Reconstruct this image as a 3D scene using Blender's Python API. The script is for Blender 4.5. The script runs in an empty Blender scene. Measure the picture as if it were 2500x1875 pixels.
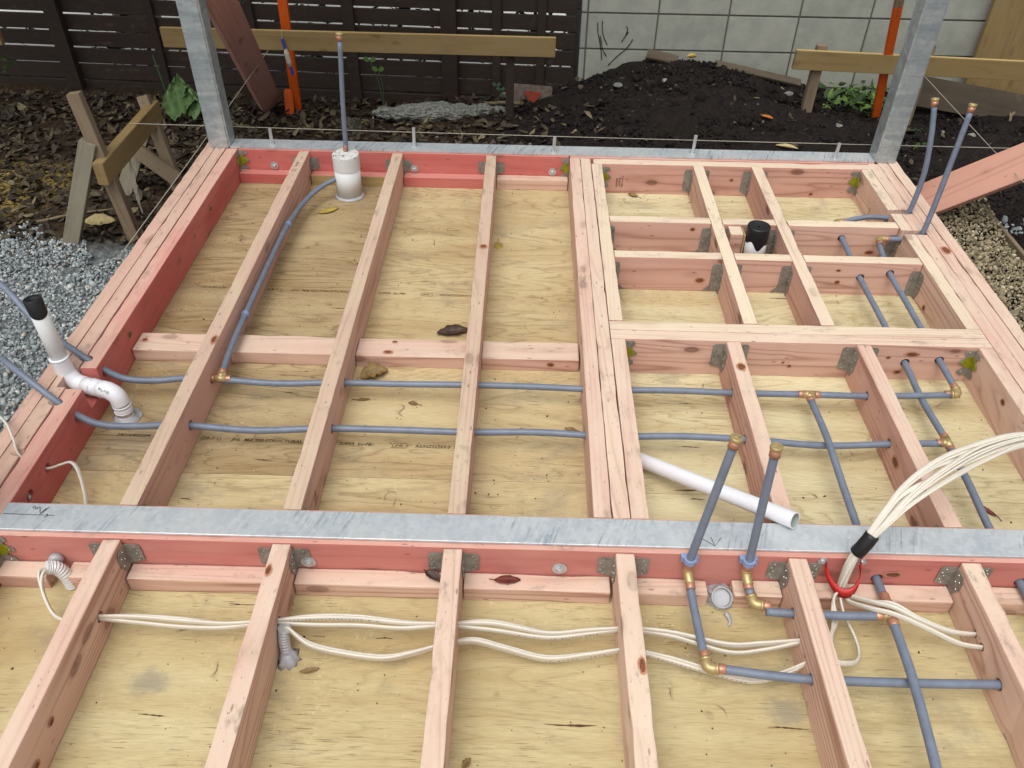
import bpy, bmesh, math, random
import numpy as np
from mathutils import Vector, Matrix, noise
rnd = random.Random(7)
V = Vector
R = math.radians
SC = bpy.context.scene
COL = SC.collection
# ------------------------------------------------------------------ camera
cd = bpy.data.cameras.new('camera'); cam = bpy.data.objects.new('camera', cd); COL.objects.link(cam)
cam.location = (0.94485, -1.31471, 1.53640)
cam.rotation_euler = (R(49.5829), R(-0.7765), R(1.3525))
cd.sensor_fit = 'HORIZONTAL'; cd.sensor_width = 36; cd.lens = 36*2012.96/2500
cd.clip_start = 0.02; cd.clip_end = 400
SC.camera = cam
# ------------------------------------------------------------------ sky, sun, exposure
SUN_EL, SUN_AZ = 66, 205            # elevation, compass azimuth (from +Y towards +X)
w = bpy.data.worlds.new('World'); SC.world = w; w.use_nodes = True
nt = w.node_tree; nt.nodes.clear()
sky = nt.nodes.new('ShaderNodeTexSky'); sky.sky_type = 'NISHITA'; sky.sun_disc = False
sky.sun_elevation = R(SUN_EL); sky.sun_rotation = R(SUN_AZ); sky.air_density = 1.0; sky.dust_density = 4.0; sky.ozone_density = 1.0
hs = nt.nodes.new('ShaderNodeHueSaturation'); hs.inputs['Saturation'].default_value = 0.08
bg = nt.nodes.new('ShaderNodeBackground'); bg.inputs[1].default_value = 0.15
ow = nt.nodes.new('ShaderNodeOutputWorld')
nt.links.new(sky.outputs[0], hs.inputs['Color']); nt.links.new(hs.outputs[0], bg.inputs[0]); nt.links.new(bg.outputs[0], ow.inputs[0])
sl = bpy.data.lights.new('sun', 'SUN'); sl.energy = 1.3; sl.angle = R(50); sl.color = (1.0, 0.985, 0.955)
so = bpy.data.objects.new('sun', sl); COL.objects.link(so)
az, el = R(SUN_AZ), R(SUN_EL)
sd = V((math.sin(az)*math.cos(el), math.cos(az)*math.cos(el), math.sin(el)))
so.rotation_euler = sd.to_track_quat('Z', 'Y').to_euler(); so.location = sd*20
SC.view_settings.view_transform = 'Standard'; SC.view_settings.look = 'None'
SC.view_settings.exposure = 0.30; SC.view_settings.gamma = 1.0
SC.render.engine = 'CYCLES'

# ------------------------------------------------------------------ material helpers
def S(h):
    h = h.lstrip('#'); o = []
    for i in (0, 2, 4):
        c = int(h[i:i+2], 16)/255
        o.append(c/12.92 if c <= .04045 else ((c+.055)/1.055)**2.4)
    return (*o, 1)
class NT:
    def __init__(s, name):
        s.m = bpy.data.materials.new(name); s.m.use_nodes = True; s.t = s.m.node_tree; s.t.nodes.clear()
        s.out = s.t.nodes.new('ShaderNodeOutputMaterial'); s.b = s.t.nodes.new('ShaderNodeBsdfPrincipled')
        s.t.links.new(s.b.outputs[0], s.out.inputs[0])
    def n(s, ty, ins=None, out=0, **pr):
        nd = s.t.nodes.new('ShaderNode'+ty)
        for k, v in pr.items(): setattr(nd, k, v)
        for k, v in (ins or {}).items(): s.set(nd.inputs[k], v)
        return nd.outputs[out]
    def set(s, inp, v):
        if isinstance(v, bpy.types.NodeSocket): s.t.links.new(v, inp)
        else: inp.default_value = v
    def mix(s, f, a, b, bl='MIX'):
        return s.n('Mix', {0: f, 6: a, 7: b}, 2, data_type='RGBA', blend_type=bl)
    def math(s, op, a, b=0.0, c=0.0, clamp=False):
        return s.n('Math', {0: a, 1: b, 2: c}, operation=op, use_clamp=clamp)
    def ramp(s, f, pts, interp='LINEAR'):
        nd = s.t.nodes.new('ShaderNodeValToRGB'); cr = nd.color_ramp; cr.interpolation = interp
        while len(cr.elements) < len(pts): cr.elements.new(.5)
        for e, (p, c) in zip(cr.elements, pts):
            e.position = p; e.color = c if isinstance(c, tuple) else (c, c, c, 1)
        s.t.links.new(f, nd.inputs[0]); return nd.outputs[0]
    def sm(s, f, a, b): # smooth map a..b -> 0..1
        return s.n('MapRange', {0: f, 1: a, 2: b, 3: 0.0, 4: 1.0}, interpolation_type='SMOOTHSTEP')
    def obj(s, rand=True, sc=(1, 1, 1), k=(7.3, 1.9, 2.7)):
        v = s.n('TexCoord', out=3)
        if rand:
            r = s.n('ObjectInfo', out=5)
            v = s.n('VectorMath', {0: v, 1: s.n('VectorMath', {0: s.n('CombineXYZ', {0: r, 1: r, 2: r}), 1: k}, operation='MULTIPLY')}, operation='ADD')
        return v
    def scale(s, v, sc): return s.n('VectorMath', {0: v, 1: sc}, operation='MULTIPLY')
    def noise(s, v, sc, det=3.0, rough=.55, dist=0.0):
        return s.n('TexNoise', {'Vector': v, 'Scale': sc, 'Detail': det, 'Roughness': rough, 'Distortion': dist})
    def bump(s, h, st, d=.002):
        s.set(s.b.inputs['Normal'], s.n('Bump', {'Height': h, 'Strength': st, 'Distance': d}))
    def fin(s, col, rough=.7, metal=0.0, spec=.35):
        s.set(s.b.inputs['Base Color'], col); s.set(s.b.inputs['Roughness'], rough); s.set(s.b.inputs['Metallic'], metal)
        s.b.inputs['Specular IOR Level'].default_value = spec
        return s.m
def wood(name, ca, cb, vein, weather=None, knots=.5, rings=34, dirt=.0, contrast=.55):
    t = NT(name); o = t.obj()
    q = t.noise(t.scale(o, (.42, 7.5, 7.5)), 1.0, 1.6, .42, .25)
    con = t.math('FRACT', t.math('MULTIPLY', q, rings*.42))
    line = t.math('MULTIPLY', t.ramp(con, [(0, .8), (.10, .2), (.45, 0), (.78, .3), (.95, 1.0), (1.0, .8)]), t.sm(t.noise(t.scale(o, (1.6, 9, 9)), 1.0, 2), .28, .62))
    fib = t.noise(t.scale(o, (5, 330, 330)), 1.0, 3, .6)
    blot = t.noise(t.scale(o, (1.6, 7, 7)), 1.0, 3, .55)
    rv = t.n('ObjectInfo', out=5)
    base = t.mix(t.math('ADD', t.math('MULTIPLY', t.sm(blot, .3, .7), .45), t.math('MULTIPLY', rv, .55)), ca, cb)
    base = t.mix(t.math('MULTIPLY', line, contrast), base, vein)
    base = t.mix(t.math('MULTIPLY', t.sm(fib, .35, .75), .22), base, t.mix(.5, vein, ca))
    kv = t.n('TexVoronoi', {'Vector': t.scale(o, (5.2, 11, 11)), 'Scale': 1.0, 'Randomness': 1.0})
    kf = t.math('MULTIPLY', t.ramp(kv, [(0, 1.0), (.10, .85), (.125, .95), (.16, .25), (.26, 0)]), knots)
    base = t.mix(kf, base, S('#5e3420'))
    if weather:
        wf = t.noise(t.scale(o, (2.2, 10, 10)), 1.0, 5, .65)
        base = t.mix(t.math('MULTIPLY', t.sm(wf, .35, .68), .75), base, weather)
    if dirt:
        d1 = t.noise(t.scale(o, (14, 30, 30)), 1.0, 5, .7)
        d2 = t.noise(t.scale(o, (70, 190, 190)), 1.0, 2, .6)
        d3 = t.noise(t.scale(o, (2.3, 3, 3)), 1.0, 2, .5)
        f = t.math('MULTIPLY', t.math('MULTIPLY', t.sm(d1, .52, .76), t.sm(d3, .38, .64)), dirt)
        base = t.mix(f, base, S('#827465'))
        base = t.mix(t.math('MULTIPLY', t.sm(d2, .68, .78), dirt), base, S('#4f463e'))
    pk = t.n('TexVoronoi', {'Vector': t.scale(o, (11, 34, 34)), 'Scale': 1.0})
    base = t.mix(t.math('MULTIPLY', t.ramp(pk, [(0, 1.0), (.07, .8), (.11, 0)]), .55), base, S('#3f2a20'))
    t.bump(t.math('ADD', fib, t.math('MULTIPLY', line, .5)), .22, .0012)
    base = t.n('HueSaturation', {'Hue': .5, 'Saturation': .95, 'Value': 1.0, 'Color': base})
    return t.fin(base, t.math('ADD', .62, t.math('MULTIPLY', blot, .2)), 0, .3)
def plywood(name, ca, cb, dark, seed, ls=.7):
    t = NT(name); o = t.n('VectorMath', {0: t.obj(True, k=(11.1, 6.3, 0)), 1: (seed, seed*.37, 0)}, operation='ADD')
    nz = t.noise(t.scale(o, (.55, 2.6, 1)), 1.6, 3, .5, .6)
    nz2 = t.noise(t.scale(o, (1.1, 10, 1)), 1.4, 4, .6, .4)
    con = t.math('FRACT', t.math('MULTIPLY', t.math('ADD', nz, t.math('MULTIPLY', nz2, .16)), 19.0))
    line = t.math('MULTIPLY', t.ramp(con, [(0, .55), (.12, .05), (.5, 0), (.86, .35), (.97, 1), (1, .55)]), t.sm(t.noise(t.scale(o, (1.2, 4, 1)), 1.3, 2), .30, .56))
    band = t.sm(t.noise(t.scale(o, (.9, 7, 1)), 1.3, 4, .6), .32, .7)
    broad = t.sm(t.noise(o, 1.7, 2, .5), .32, .68)
    base = t.mix(t.math('ADD', t.math('MULTIPLY', band, .6), t.math('MULTIPLY', broad, .4)), ca, cb)
    base = t.mix(t.math('MULTIPLY', line, ls), base, dark)
    fis = t.noise(t.scale(o, (17, 270, 1)), 1.0, 2, .5)
    base = t.mix(t.math('MULTIPLY', t.math('MULTIPLY', t.sm(fis, .60, .70), .75), t.sm(t.noise(o, 3.1, 2), .36, .62)), base, S('#6a5434'))
    fine = t.noise(t.scale(o, (28, 420, 1)), 1.0, 2, .5)
    base = t.mix(t.math('MULTIPLY', t.sm(fine, .3, .75), .24), base, dark)
    kv = t.n('TexVoronoi', {'Vector': t.scale(t.n('VectorMath', {0: o, 1: t.n('TexNoise', {'Vector': o, 'Scale': 6.0}, 1)}, operation='ADD'), (2.1, 9.0, 1)), 'Scale': 1.0})
    base = t.mix(t.ramp(kv, [(0, .85), (.035, .75), (.06, .25), (.14, 0)]), base, S('#5a3c22'))
    stain = t.noise(t.scale(o, (3, 3.6, 1)), 1.0, 5, .7, .3)
    base = t.mix(t.math('MULTIPLY', t.sm(stain, .53, .70), .45), base, S('#827868'))
    dust = t.noise(o, 95, 5, .75)
    base = t.mix(t.math('MULTIPLY', t.math('MULTIPLY', t.sm(dust, .55, .68), t.sm(t.noise(o, 4.2, 3), .45, .62)), .5), base, S('#d8caa0'))
    base = t.mix(t.math('MULTIPLY', t.math('MULTIPLY', t.sm(dust, .60, .70), t.sm(t.noise(o, 3.4, 3), .5, .66)), .55), base, S('#5c4f3c'))
    w0 = t.n('NewGeometry', out=0)
    if ls < .3:
        for sm_ in ((.154, -.386), (1.535, -.409)):
            dv = t.n('VectorMath', {0: t.scale(t.n('VectorMath', {0: w0, 1: (sm_[0], sm_[1], -.136)}, operation='SUBTRACT'), (1, 1.3, 0))}, 1, operation='LENGTH')
            f_ = t.math('MULTIPLY', t.math('SUBTRACT', 1.0, t.sm(t.math('ADD', dv, t.math('MULTIPLY', t.noise(w0, 22, 4, .7), .07)), .05, .095)), .55)
            base = t.mix(f_, base, S('#77756c'))
    spk = t.n('TexVoronoi', {'Vector': o, 'Scale': 26.0})
    base = t.mix(t.ramp(spk, [(0, .9), (.045, .7), (.07, 0)]), base, S('#4a3a26'))
    t.bump(t.math('ADD', fis, line), .16, .001)
    base = t.n('HueSaturation', {'Saturation': .97, 'Value': .97, 'Color': base})
    return t.fin(base, .62, 0, .3)
def plain(name, c, rough=.5, metal=0.0, spec=.5, var=.12, nscale=20, bump=0.0, c2=None):
    t = NT(name); o = t.obj()
    n = t.noise(o, nscale, 4, .6)
    col = t.mix(t.math('MULTIPLY', t.sm(n, .3, .72), 1.0 if c2 else var), c, c2 or tuple(x*.45 for x in c[:3])+(1,))
    if bump: t.bump(n, bump, .003)
    return t.fin(col, t.math('ADD', rough-.06, t.math('MULTIPLY', n, .12)), metal, spec)
def island(name, stops, rough=.85, nscale=60, spec=.25, shade=.35):
    t = NT(name); g = t.n('NewGeometry', out=8)
    col = t.ramp(g, stops, 'LINEAR')
    n = t.noise(t.obj(False), nscale, 3, .6)
    col = t.mix(t.math('MULTIPLY', t.sm(n, .3, .7), shade), col, (.01, .008, .006, 1))
    return t.fin(col, rough, 0, spec)

M = {}
VE = S('#8a4a3c')
M['pink'] = wood('pink treated timber', S('#d0b09d'), S('#c39484'), S('#8f5f4c'), None, .5, 34, .1, .6)
M['pink_top'] = wood('weathered pink timber', S('#c2ab94'), S('#bd9b8a'), S('#92715a'), S('#bfad90'), .6, 46, 1.0, .55)
M['pale_top'] = wood('weathered cream timber', S('#d9c9ae'), S('#cdb3a1'), S('#a98d6d'), S('#d3c3a5'), .5, 46, .95, .6)
M['rose'] = wood('rose treated timber', S('#d2ac99'), S('#c28f7f'), S('#8a5440'), None, .8, 34, .15, .7)
M['fresh'] = wood('fresh pink timber', S('#dabda8'), S('#cba18e'), S('#96634c'), None, .6, 42, .2, .85)
M['fresh_top'] = wood('fresh pink timber face', S('#d4bda5'), S('#c79d8e'), S('#9d7562'), S('#d0bba5'), .55, 44, .9, .62)
M['red'] = wood('red painted timber', S('#c2645b'), S('#b54f47'), S('#96423a'), S('#c57268'), .7, 30, .15, .5)
M['red2'] = wood('faded red timber', S('#c47f73'), S('#b9655b'), S('#9b5047'), S('#c28478'), .5, 30, .15, .5)
M['redtop'] = wood('rubbed red timber', S('#c69686'), S('#c38073'), S('#9f6656'), S('#c8a592'), .3, 40, .9, .5)
M['rim_top'] = wood('weathered rim timber', S('#c5a592'), S('#bd9080'), S('#93695a'), S('#bfa18c'), .5, 46, 1.0, .55)
M['pine'] = wood('yellow pine board', S('#8c7444'), S('#7d673c'), S('#5f4a28'), S('#85714a'), .6, 30, .5, .45)
M['pine_end'] = wood('yellow pine edge', S('#b39a62'), S('#a88f5c'), S('#806838'), None, .2, 30, .2, .4)
M['grey'] = wood('grey weathered timber', S('#87806f'), S('#787160'), S('#575042'), S('#8d8672'), .3, 40, .6, .5)
M['greyb'] = wood('brown weathered timber', S('#7d6b56'), S('#6d5b47'), S('#4b3c28'), S('#83745c'), .4, 40, .6, .5)
M['fence'] = wood('dark stained fence timber', S('#342a22'), S('#2b221c'), S('#1b1410'), S('#30271f'), .2, 40, .2, .4)
M['darkwood'] = wood('dark damp timber', S('#4d4336'), S('#423929'), S('#2b2419'), S('#574d3f'), .3, 40, .5, .5)
M['rust_prop'] = wood('dull pink prop timber', S('#bd8d80'), S('#ae7b6e'), S('#7f4f44'), None, .5, 26, .2, .45)
M['salmon'] = wood('salmon prop timber', S('#c08f7a'), S('#b88470'), S('#96604a'), None, .5, 22, 0, .55)
M['orange'] = plain('orange stake paint', S('#d25a18'), .55, 0, .4, .25, 14)
M['stake'] = wood('bare stake timber', S('#8f7a5c'), S('#857052'), S('#665238'), None, .2, 30, .3)
M['ply_l_shaded'] = plywood('brown plywood', S('#b8a47c'), S('#957a52'), S('#5a4223'), 3.1, .62)  # weathered brown, darkened further to hold part of the back left shade
M['ply_r'] = plywood('pale plywood', S('#d6cba4'), S('#bca87c'), S('#7a6336'), 9.4, .5)
M['ply_f'] = plywood('green tinted plywood', S('#c8ba8e'), S('#af9868'), S('#75623a'), 17.7, .26)
M['ply_m'] = plywood('tan plywood', S('#cdbb8f'), S('#b0966a'), S('#6a5029'), 5.9, .5)
M['steel'] = None
t = NT('galvanised steel'); o = t.obj()
st = t.noise(t.n('VectorRotate', {'Vector': t.scale(o, (1, 1, 1)), 'Angle': R(68)}, rotation_type='Z_AXIS'), 1.0, 2)
rv = t.n('VectorRotate', {'Vector': o, 'Angle': R(-70)}, rotation_type='Z_AXIS')
s1 = t.noise(t.scale(rv, (9, 120, 9)), 1.0, 4, .6, .5)
s2 = t.noise(o, 7, 4, .6); s3 = t.noise(o, 160, 2)
cl = t.mix(t.sm(s2, .3, .7), S('#cfd3d4'), S('#b9c0c5'))
cl = t.mix(t.math('MULTIPLY', t.sm(s1, .50, .66), t.math('MULTIPLY', t.sm(t.noise(o, 4.5, 3), .42, .62), .75)), cl, S('#7d8c99'))
cl = t.mix(t.math('MULTIPLY', t.sm(s3, .66, .8), .5), cl, S('#e8eef0'))
sg = t.n('TexVoronoi', {'Vector': o, 'Scale': 85.0}, 1)
cl = t.mix(.13, cl, t.n('RGBToBW', {0: sg}), 'OVERLAY')
t.bump(s1, .12, .001)
M['steel'] = t.fin(cl, t.math('ADD', .34, t.math('MULTIPLY', s2, .25)), .55, .5)
t = NT('dull galvanised steel'); o = t.obj()
s2 = t.noise(o, 26, 5, .65); s1 = t.noise(t.scale(o, (3, 26, 26)), 1.0, 5, .65, .8)
cl = t.mix(t.sm(s1, .32, .68), S('#b9c0c0'), S('#9aa4a8'))
cl = t.mix(t.math('MULTIPLY', t.sm(s2, .54, .7), .4), cl, S('#c4caca'))
sg = t.n('TexVoronoi', {'Vector': o, 'Scale': 60.0}, 1)
cl = t.mix(.12, cl, t.n('RGBToBW', {0: sg}), 'OVERLAY')
t.bump(s1, .3, .002)
M['steel2'] = t.fin(cl, .33, .5, .5)
M['hanger'] = plain('dull zinc bracket', S('#8f897f'), .55, .12, .5, .5, 40, 0, S('#6f6960'))
M['nail'] = plain('bright nail heads', S('#aaa9a4'), .35, .8, .5, .3, 60)
M['bolt'] = plain('zinc bolt', S('#c6c9cb'), .3, .6, .5, .3, 60)
M['yellow'] = plain('yellow green spray paint', S('#8c8a12'), .55, 0, .4, .6, 60)
M['pipe'] = plain('blue grey plastic pipe', S('#707989'), .4, 0, .4, .34, 30)
M['clip'] = plain('pale blue plastic clip', S('#8291b4'), .35, 0, .5, .1)
M['copper'] = plain('copper sleeve', S('#bd8a70'), .4, .5, .5, .4, 90)
M['brass'] = plain('brass fitting', S('#b8a272'), .4, .5, .5, .4, 90)
M['pvc'] = plain('white drain plastic', S('#cfd0ce'), .3, 0, .5, .06, 8)
M['pvc2'] = plain('bright white drain plastic', S('#dcdcdf'), .26, 0, .5, .04, 8)
M['pvcin'] = plain('grey pipe bore', S('#9aa39f'), .5, 0, .4, .2, 8)
t = NT('dirty white cap'); o = t.obj(); a = t.noise(t.scale(o, (60, 60, 60)), 1.0, 4, .7, 1.0)
M['pvcdirt'] = t.fin(t.mix(t.math('MULTIPLY', t.sm(a, .53, .6), .85), S('#c9c8c2'), S('#3d3b34')), .6)
M['silic'] = plain('grey silicone', S('#a5a5a8'), .35, 0, .5, .25, 40)
M['tape'] = plain('black tape', S('#18181b'), .45, 0, .4, .2, 40, .2)
M['cable'] = plain('white flat cable', S('#cfc8ba'), .45, 0, .4, .14, 14)
M['redplastic'] = plain('red plastic strap', S('#b02420'), .45, 0, .4, .2)
M['blue'] = plain('blue plastic', S('#1d3a8c'), .4, 0, .5, .1)
M['string'] = plain('off white string', S('#a59f90'), .8, 0, .2, .2)
M['ink'] = plain('black ink', S('#2c2925'), .7, 0, .2, .5, 300)
M['inkp'] = plain('brown black printing ink', S('#3f3222'), .8, 0, .1, .5, 300, 0, S('#54442c'))
M['cabink'] = plain('faint cable print', S('#8d8982'), .6, 0, .2, .4, 300)
M['inkb'] = plain('faded brown ink', S('#57452f'), .8, 0, .1, .5, 300, 0, S('#735d3d'))
M['inkr'] = plain('dark stamp ink', S('#5a2f28'), .8, 0, .1, .4, 300)
M['dark'] = plain('dark bore shade', S('#1c1512'), .9, 0, .1)  # near black for the socket bore, its shade put into the colour
t = NT('concrete block'); o = t.obj(); a = t.noise(o, 9, 5, .6); b = t.noise(o, 130, 3, .6); c_ = t.noise(t.scale(o, (20, 1, 60)), 1.0, 2)
cl = t.mix(t.sm(a, .3, .7), S('#9c9d92'), S('#8c8e84'))
cl = t.mix(t.math('MULTIPLY', t.sm(b, .58, .72), .5), cl, S('#6e7067'))
cl = t.mix(t.math('MULTIPLY', t.n('ObjectInfo', out=5), .25), cl, S('#adaea4'))
t.bump(b, .35, .002)
M['block'] = t.fin(cl, .9, 0, .2)
M['mortar'] = plain('mortar', S('#62625a'), .95, 0, .1, .4, 60, .3)
t = NT('soil and litter ground'); o = t.n('TexCoord', out=3)
a = t.noise(o, 3.1, 5, .65); b = t.noise(o, 38, 4, .7); sx = t.n('SeparateXYZ', {0: o}); 
soil = t.mix(t.sm(b, .3, .75), S('#151211'), S('#29221f'))
lit = t.mix(t.sm(b, .3, .7), S('#221b14'), S('#443627'))
xx = t.math('ADD', sx, t.math('MULTIPLY', a, .8))
cl = t.mix(t.sm(xx, .7, 1.5), lit, soil)
dd = t.n('VectorMath', {0: t.n('VectorMath', {0: t.scale(o, (1, 1, 0)), 1: (-1.62, 2.3, 0)}, operation='SUBTRACT')}, 1, operation='LENGTH')
sd_ = t.math('MULTIPLY', t.math('SUBTRACT', 1.0, t.sm(t.math('ADD', dd, t.math('MULTIPLY', a, .35)), .35, .62)), t.sm(t.noise(o, 60, 3), .42, .55))
cl = t.mix(sd_, cl, S('#8d7a44'))
sy_ = t.n('SeparateXYZ', {0: o}, 1)
gv = t.math('MULTIPLY', t.math('SUBTRACT', 1.0, t.sm(t.math('ADD', sy_, t.math('MULTIPLY', a, .2)), 1.80, 1.98)), t.math('SUBTRACT', 1.0, t.sm(sx, -.45, -.35)))
cl = t.mix(gv, cl, t.mix(t.sm(b, .35, .7), S('#4e5252'), S('#7b8080')))
t.bump(t.math('ADD', b, a), .8, .02)
M['ground'] = t.fin(cl, .95, 0, .15)
M['clod'] = island('soil crumbs', [(0, S('#110e0d')), (.6, S('#1e1919')), (.955, S('#2b2422')), (.988, S('#5d574e')), (1, S('#8c877d'))], .95, 40)
M['clodb'] = island('soil clods', [(0, S('#110e0d')), (1, S('#2b2421'))], .95, 60, .15, .5)
M['litter'] = island('dead leaves', [(0, S('#28221c')), (.35, S('#3d342a')), (.7, S('#4f4538')), (.93, S('#645843')), (1, S('#877c61'))], .75, 30)
M['gravel'] = island('grey crushed gravel', [(0, S('#6d7374')), (.4, S('#889092')), (.8, S('#a0a6a7')), (.97, S('#bdbfba')), (1, S('#a28d79'))], .85, 200, .25, .12)
M['gravelb'] = island('brown crushed gravel', [(0, S('#6b624d')), (.5, S('#8c8067')), (.9, S('#a3977c')), (1, S('#c6bda4'))], .9, 200, .25, .15)
M['ivy'] = island('dark leaves behind fence', [(0, S('#141a10')), (.7, S('#26301b')), (1, S('#5e6d2c'))], .7, 30)
M['weed'] = island('fresh green leaves', [(0, S('#25391a')), (.6, S('#3c5624')), (1, S('#66823c'))], .6, 30, .3, .3)
M['rubble'] = plain('rough broken concrete', S('#8f9088'), .95, 0, .1, .5, 70, .9, S('#53534d'))
M['rubbleb'] = plain('muddy broken concrete', S('#5d584e'), .95, 0, .1, .5, 45, .9, S('#322d27'))
M['conc'] = plain('pale concrete drive', S('#d8d6d0'), .9, 0, .2, .3, 3)
M['brick'] = plain('old brick', S('#6f655c'), .95, 0, .1, .5, 40, .5, S('#574d45'))
M['bigleaf'] = plain('veined green leaf', S('#4d6b39'), .5, 0, .4, .5, 30, .4, S('#6d8a55'))
M['stem'] = plain('green stem', S('#3f5a38'), .6)
M['leaf_y'] = plain('yellow leaf', S('#b39b45'), .5, 0, .4, .5, 60, 0, S('#8a7a35'))
M['leaf_b'] = plain('brown leaf', S('#6d5230'), .55, 0, .4, .5, 60, 0, S('#8a7344'))
M['leaf_k'] = plain('black brown leaf', S('#4b372c'), .5, 0, .4, .5, 60, 0, S('#33251e'))
M['leaf_r'] = plain('dark red leaf', S('#6a2f25'), .4, 0, .5, .5, 60, 0, S('#4d241c'))
M['leaf_t'] = plain('pale tan leaf', S('#b5a374'), .6, 0, .4, .4, 60)
M['leaf_o'] = plain('orange leaf', S('#b0672a'), .6, 0, .4, .4, 60)
M['twig'] = plain('bare twig', S('#7d6f58'), .85, 0, .2, .5, 60)
M['vine'] = plain('dried vine', S('#26211b'), .95, 0, .1, .3, 60)
M['chip'] = island('wood chips and dirt crumbs', [(0, S('#2b2018')), (.5, S('#5a4630')), (.62, S('#b69a68')), (1, S('#d9c79c'))], .9, 60)

# ------------------------------------------------------------------ object helpers
def tag(o, label=None, cat=None, group=None, kind=None):
    if label: o['label'] = label
    if cat: o['category'] = cat
    if group: o['group'] = group
    if kind: o['kind'] = kind
    elif cat: o['kind'] = 'thing'
    return o
def thing(name, label, cat, loc=(0, 0, 0), group=None):
    o = bpy.data.objects.new(name, None); COL.objects.link(o); o.location = loc; o.empty_display_size = .05
    return tag(o, label, cat, group, 'thing')
def put(o, parent):
    if parent is not None:
        o.parent = parent; o.matrix_parent_inverse = parent.matrix_basis.inverted()
    return o
def link(name, me, mats, parent=None, loc=(0, 0, 0), rot=None):
    o = bpy.data.objects.new(name, me); COL.objects.link(o)
    o.location = loc
    if rot is not None: o.rotation_euler = rot
    if not me.materials:
        for m in (mats if isinstance(mats, (list, tuple)) else [mats]): me.materials.append(M[m] if isinstance(m, str) else m)
    return put(o, parent)
class MB:
    def __init__(s): s.v = []; s.f = []; s.m = []
    def add(s, vs, fs, mi=0):
        b = len(s.v); s.v += [tuple(v) for v in vs]; s.f += [tuple(i+b for i in f) for f in fs]; s.m += [mi]*len(fs); return s
    def box(s, a, b, mi=0):
        (x0, y0, z0), (x1, y1, z1) = a, b
        return s.add([(x0, y0, z0), (x1, y0, z0), (x1, y1, z0), (x0, y1, z0), (x0, y0, z1), (x1, y0, z1), (x1, y1, z1), (x0, y1, z1)],
                     [(0, 3, 2, 1), (4, 5, 6, 7), (0, 1, 5, 4), (1, 2, 6, 5), (2, 3, 7, 6), (3, 0, 4, 7)], mi)
    def cyl(s, a, b, r0, r1=None, n=14, mi=0, caps=True):
        return s.tube([a, b], [r0, r0 if r1 is None else r1], n, mi, caps)
    def tube(s, pts, r, n=10, mi=0, caps=True, flat=None, up=None, wob=0):
        pts = [V(p) for p in pts]; k = len(pts)
        rs = r if isinstance(r, (list, tuple)) else [r]*k
        T = [(pts[min(i+1, k-1)]-pts[max(i-1, 0)]).normalized() for i in range(k)]
        u = V(up) if up else (V((0, 0, 1)) if abs(T[0].z) < .9 else V((0, 1, 0)))
        u = (u-T[0]*u.dot(T[0])).normalized(); vs = []
        for i in range(k):
            u = (u-T[i]*u.dot(T[i])).normalized(); w_ = T[i].cross(u)
            for j in range(n):
                a = 2*math.pi*j/n; cx, sy = math.cos(a), math.sin(a)
                if flat: cx, sy = math.copysign(abs(cx)**.6, cx)*flat, math.copysign(abs(sy)**.6, sy)
                q = rs[i]*(1+(rnd.uniform(-wob, wob) if wob else 0))
                vs.append(pts[i]+u*cx*q+w_*sy*q)
        fs = [(i*n+j, i*n+(j+1) % n, (i+1)*n+(j+1) % n, (i+1)*n+j) for i in range(k-1) for j in range(n)]
        if caps: fs += [tuple(range(n-1, -1, -1)), tuple((k-1)*n+j for j in range(n))]
        return s.add(vs, fs, mi)
    def poly(s, pts, mi=0): return s.add(pts, [tuple(range(len(pts)))], mi)
    def plate(s, pts, nrm, th, mi=0):   # outline extruded along nrm
        n = len(pts); nrm = V(nrm); a = [V(p) for p in pts]; b = [p+nrm*th for p in a]
        return s.add(a+b, [tuple(range(n-1, -1, -1)), tuple(range(n, 2*n))]+[(i, (i+1) % n, n+(i+1) % n, n+i) for i in range(n)], mi)
    def build(s, name, mats, parent=None, smooth=False, center=True, ang=None):
        P = np.array(s.v, dtype=float)
        c = V(((P[:, 0].min()+P[:, 0].max())/2, (P[:, 1].min()+P[:, 1].max())/2, P[:, 2].min())) if center else V((0, 0, 0))
        me = bpy.data.meshes.new(name); me.from_pydata((P-np.array(c)).tolist(), [], s.f)
        o = link(name, me, mats, parent, c)
        if len(me.materials) > 1: me.polygons.foreach_set('material_index', s.m)
        if smooth:
            me.polygons.foreach_set('use_smooth', [len(f) < 7 for f in s.f])
        me.update(); return o
def cr(pts, n=8):          # Catmull-Rom smoothing
    P = [V(p) for p in pts]
    if len(P) < 3: return P
    P = [P[0]*2-P[1]]+P+[P[-1]*2-P[-2]]; o = []
    for i in range(1, len(P)-2):
        for k in range(n):
            t_ = k/n; a, b, c, d = P[i-1], P[i], P[i+1], P[i+2]
            o.append(.5*((2*b)+(c-a)*t_+(2*a-5*b+4*c-d)*t_*t_+(3*b-a-3*c+d)*t_**3))
    return o+[P[-2]]
def from_arrays(name, v, f, mats, parent=None):
    me = bpy.data.meshes.new(name); nv, nf, k = len(v), len(f), f.shape[1]
    me.vertices.add(nv); me.vertices.foreach_set('co', v.astype(np.float32).ravel())
    me.loops.add(nf*k); me.loops.foreach_set('vertex_index', f.astype(np.int32).ravel())
    me.polygons.add(nf); me.polygons.foreach_set('loop_start', np.arange(0, nf*k, k, dtype=np.int32))
    me.update(calc_edges=True); me.validate()
    return link(name, me, mats, parent)
PENDING = []      # timbers with drilled holes: cut in one batch
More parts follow.
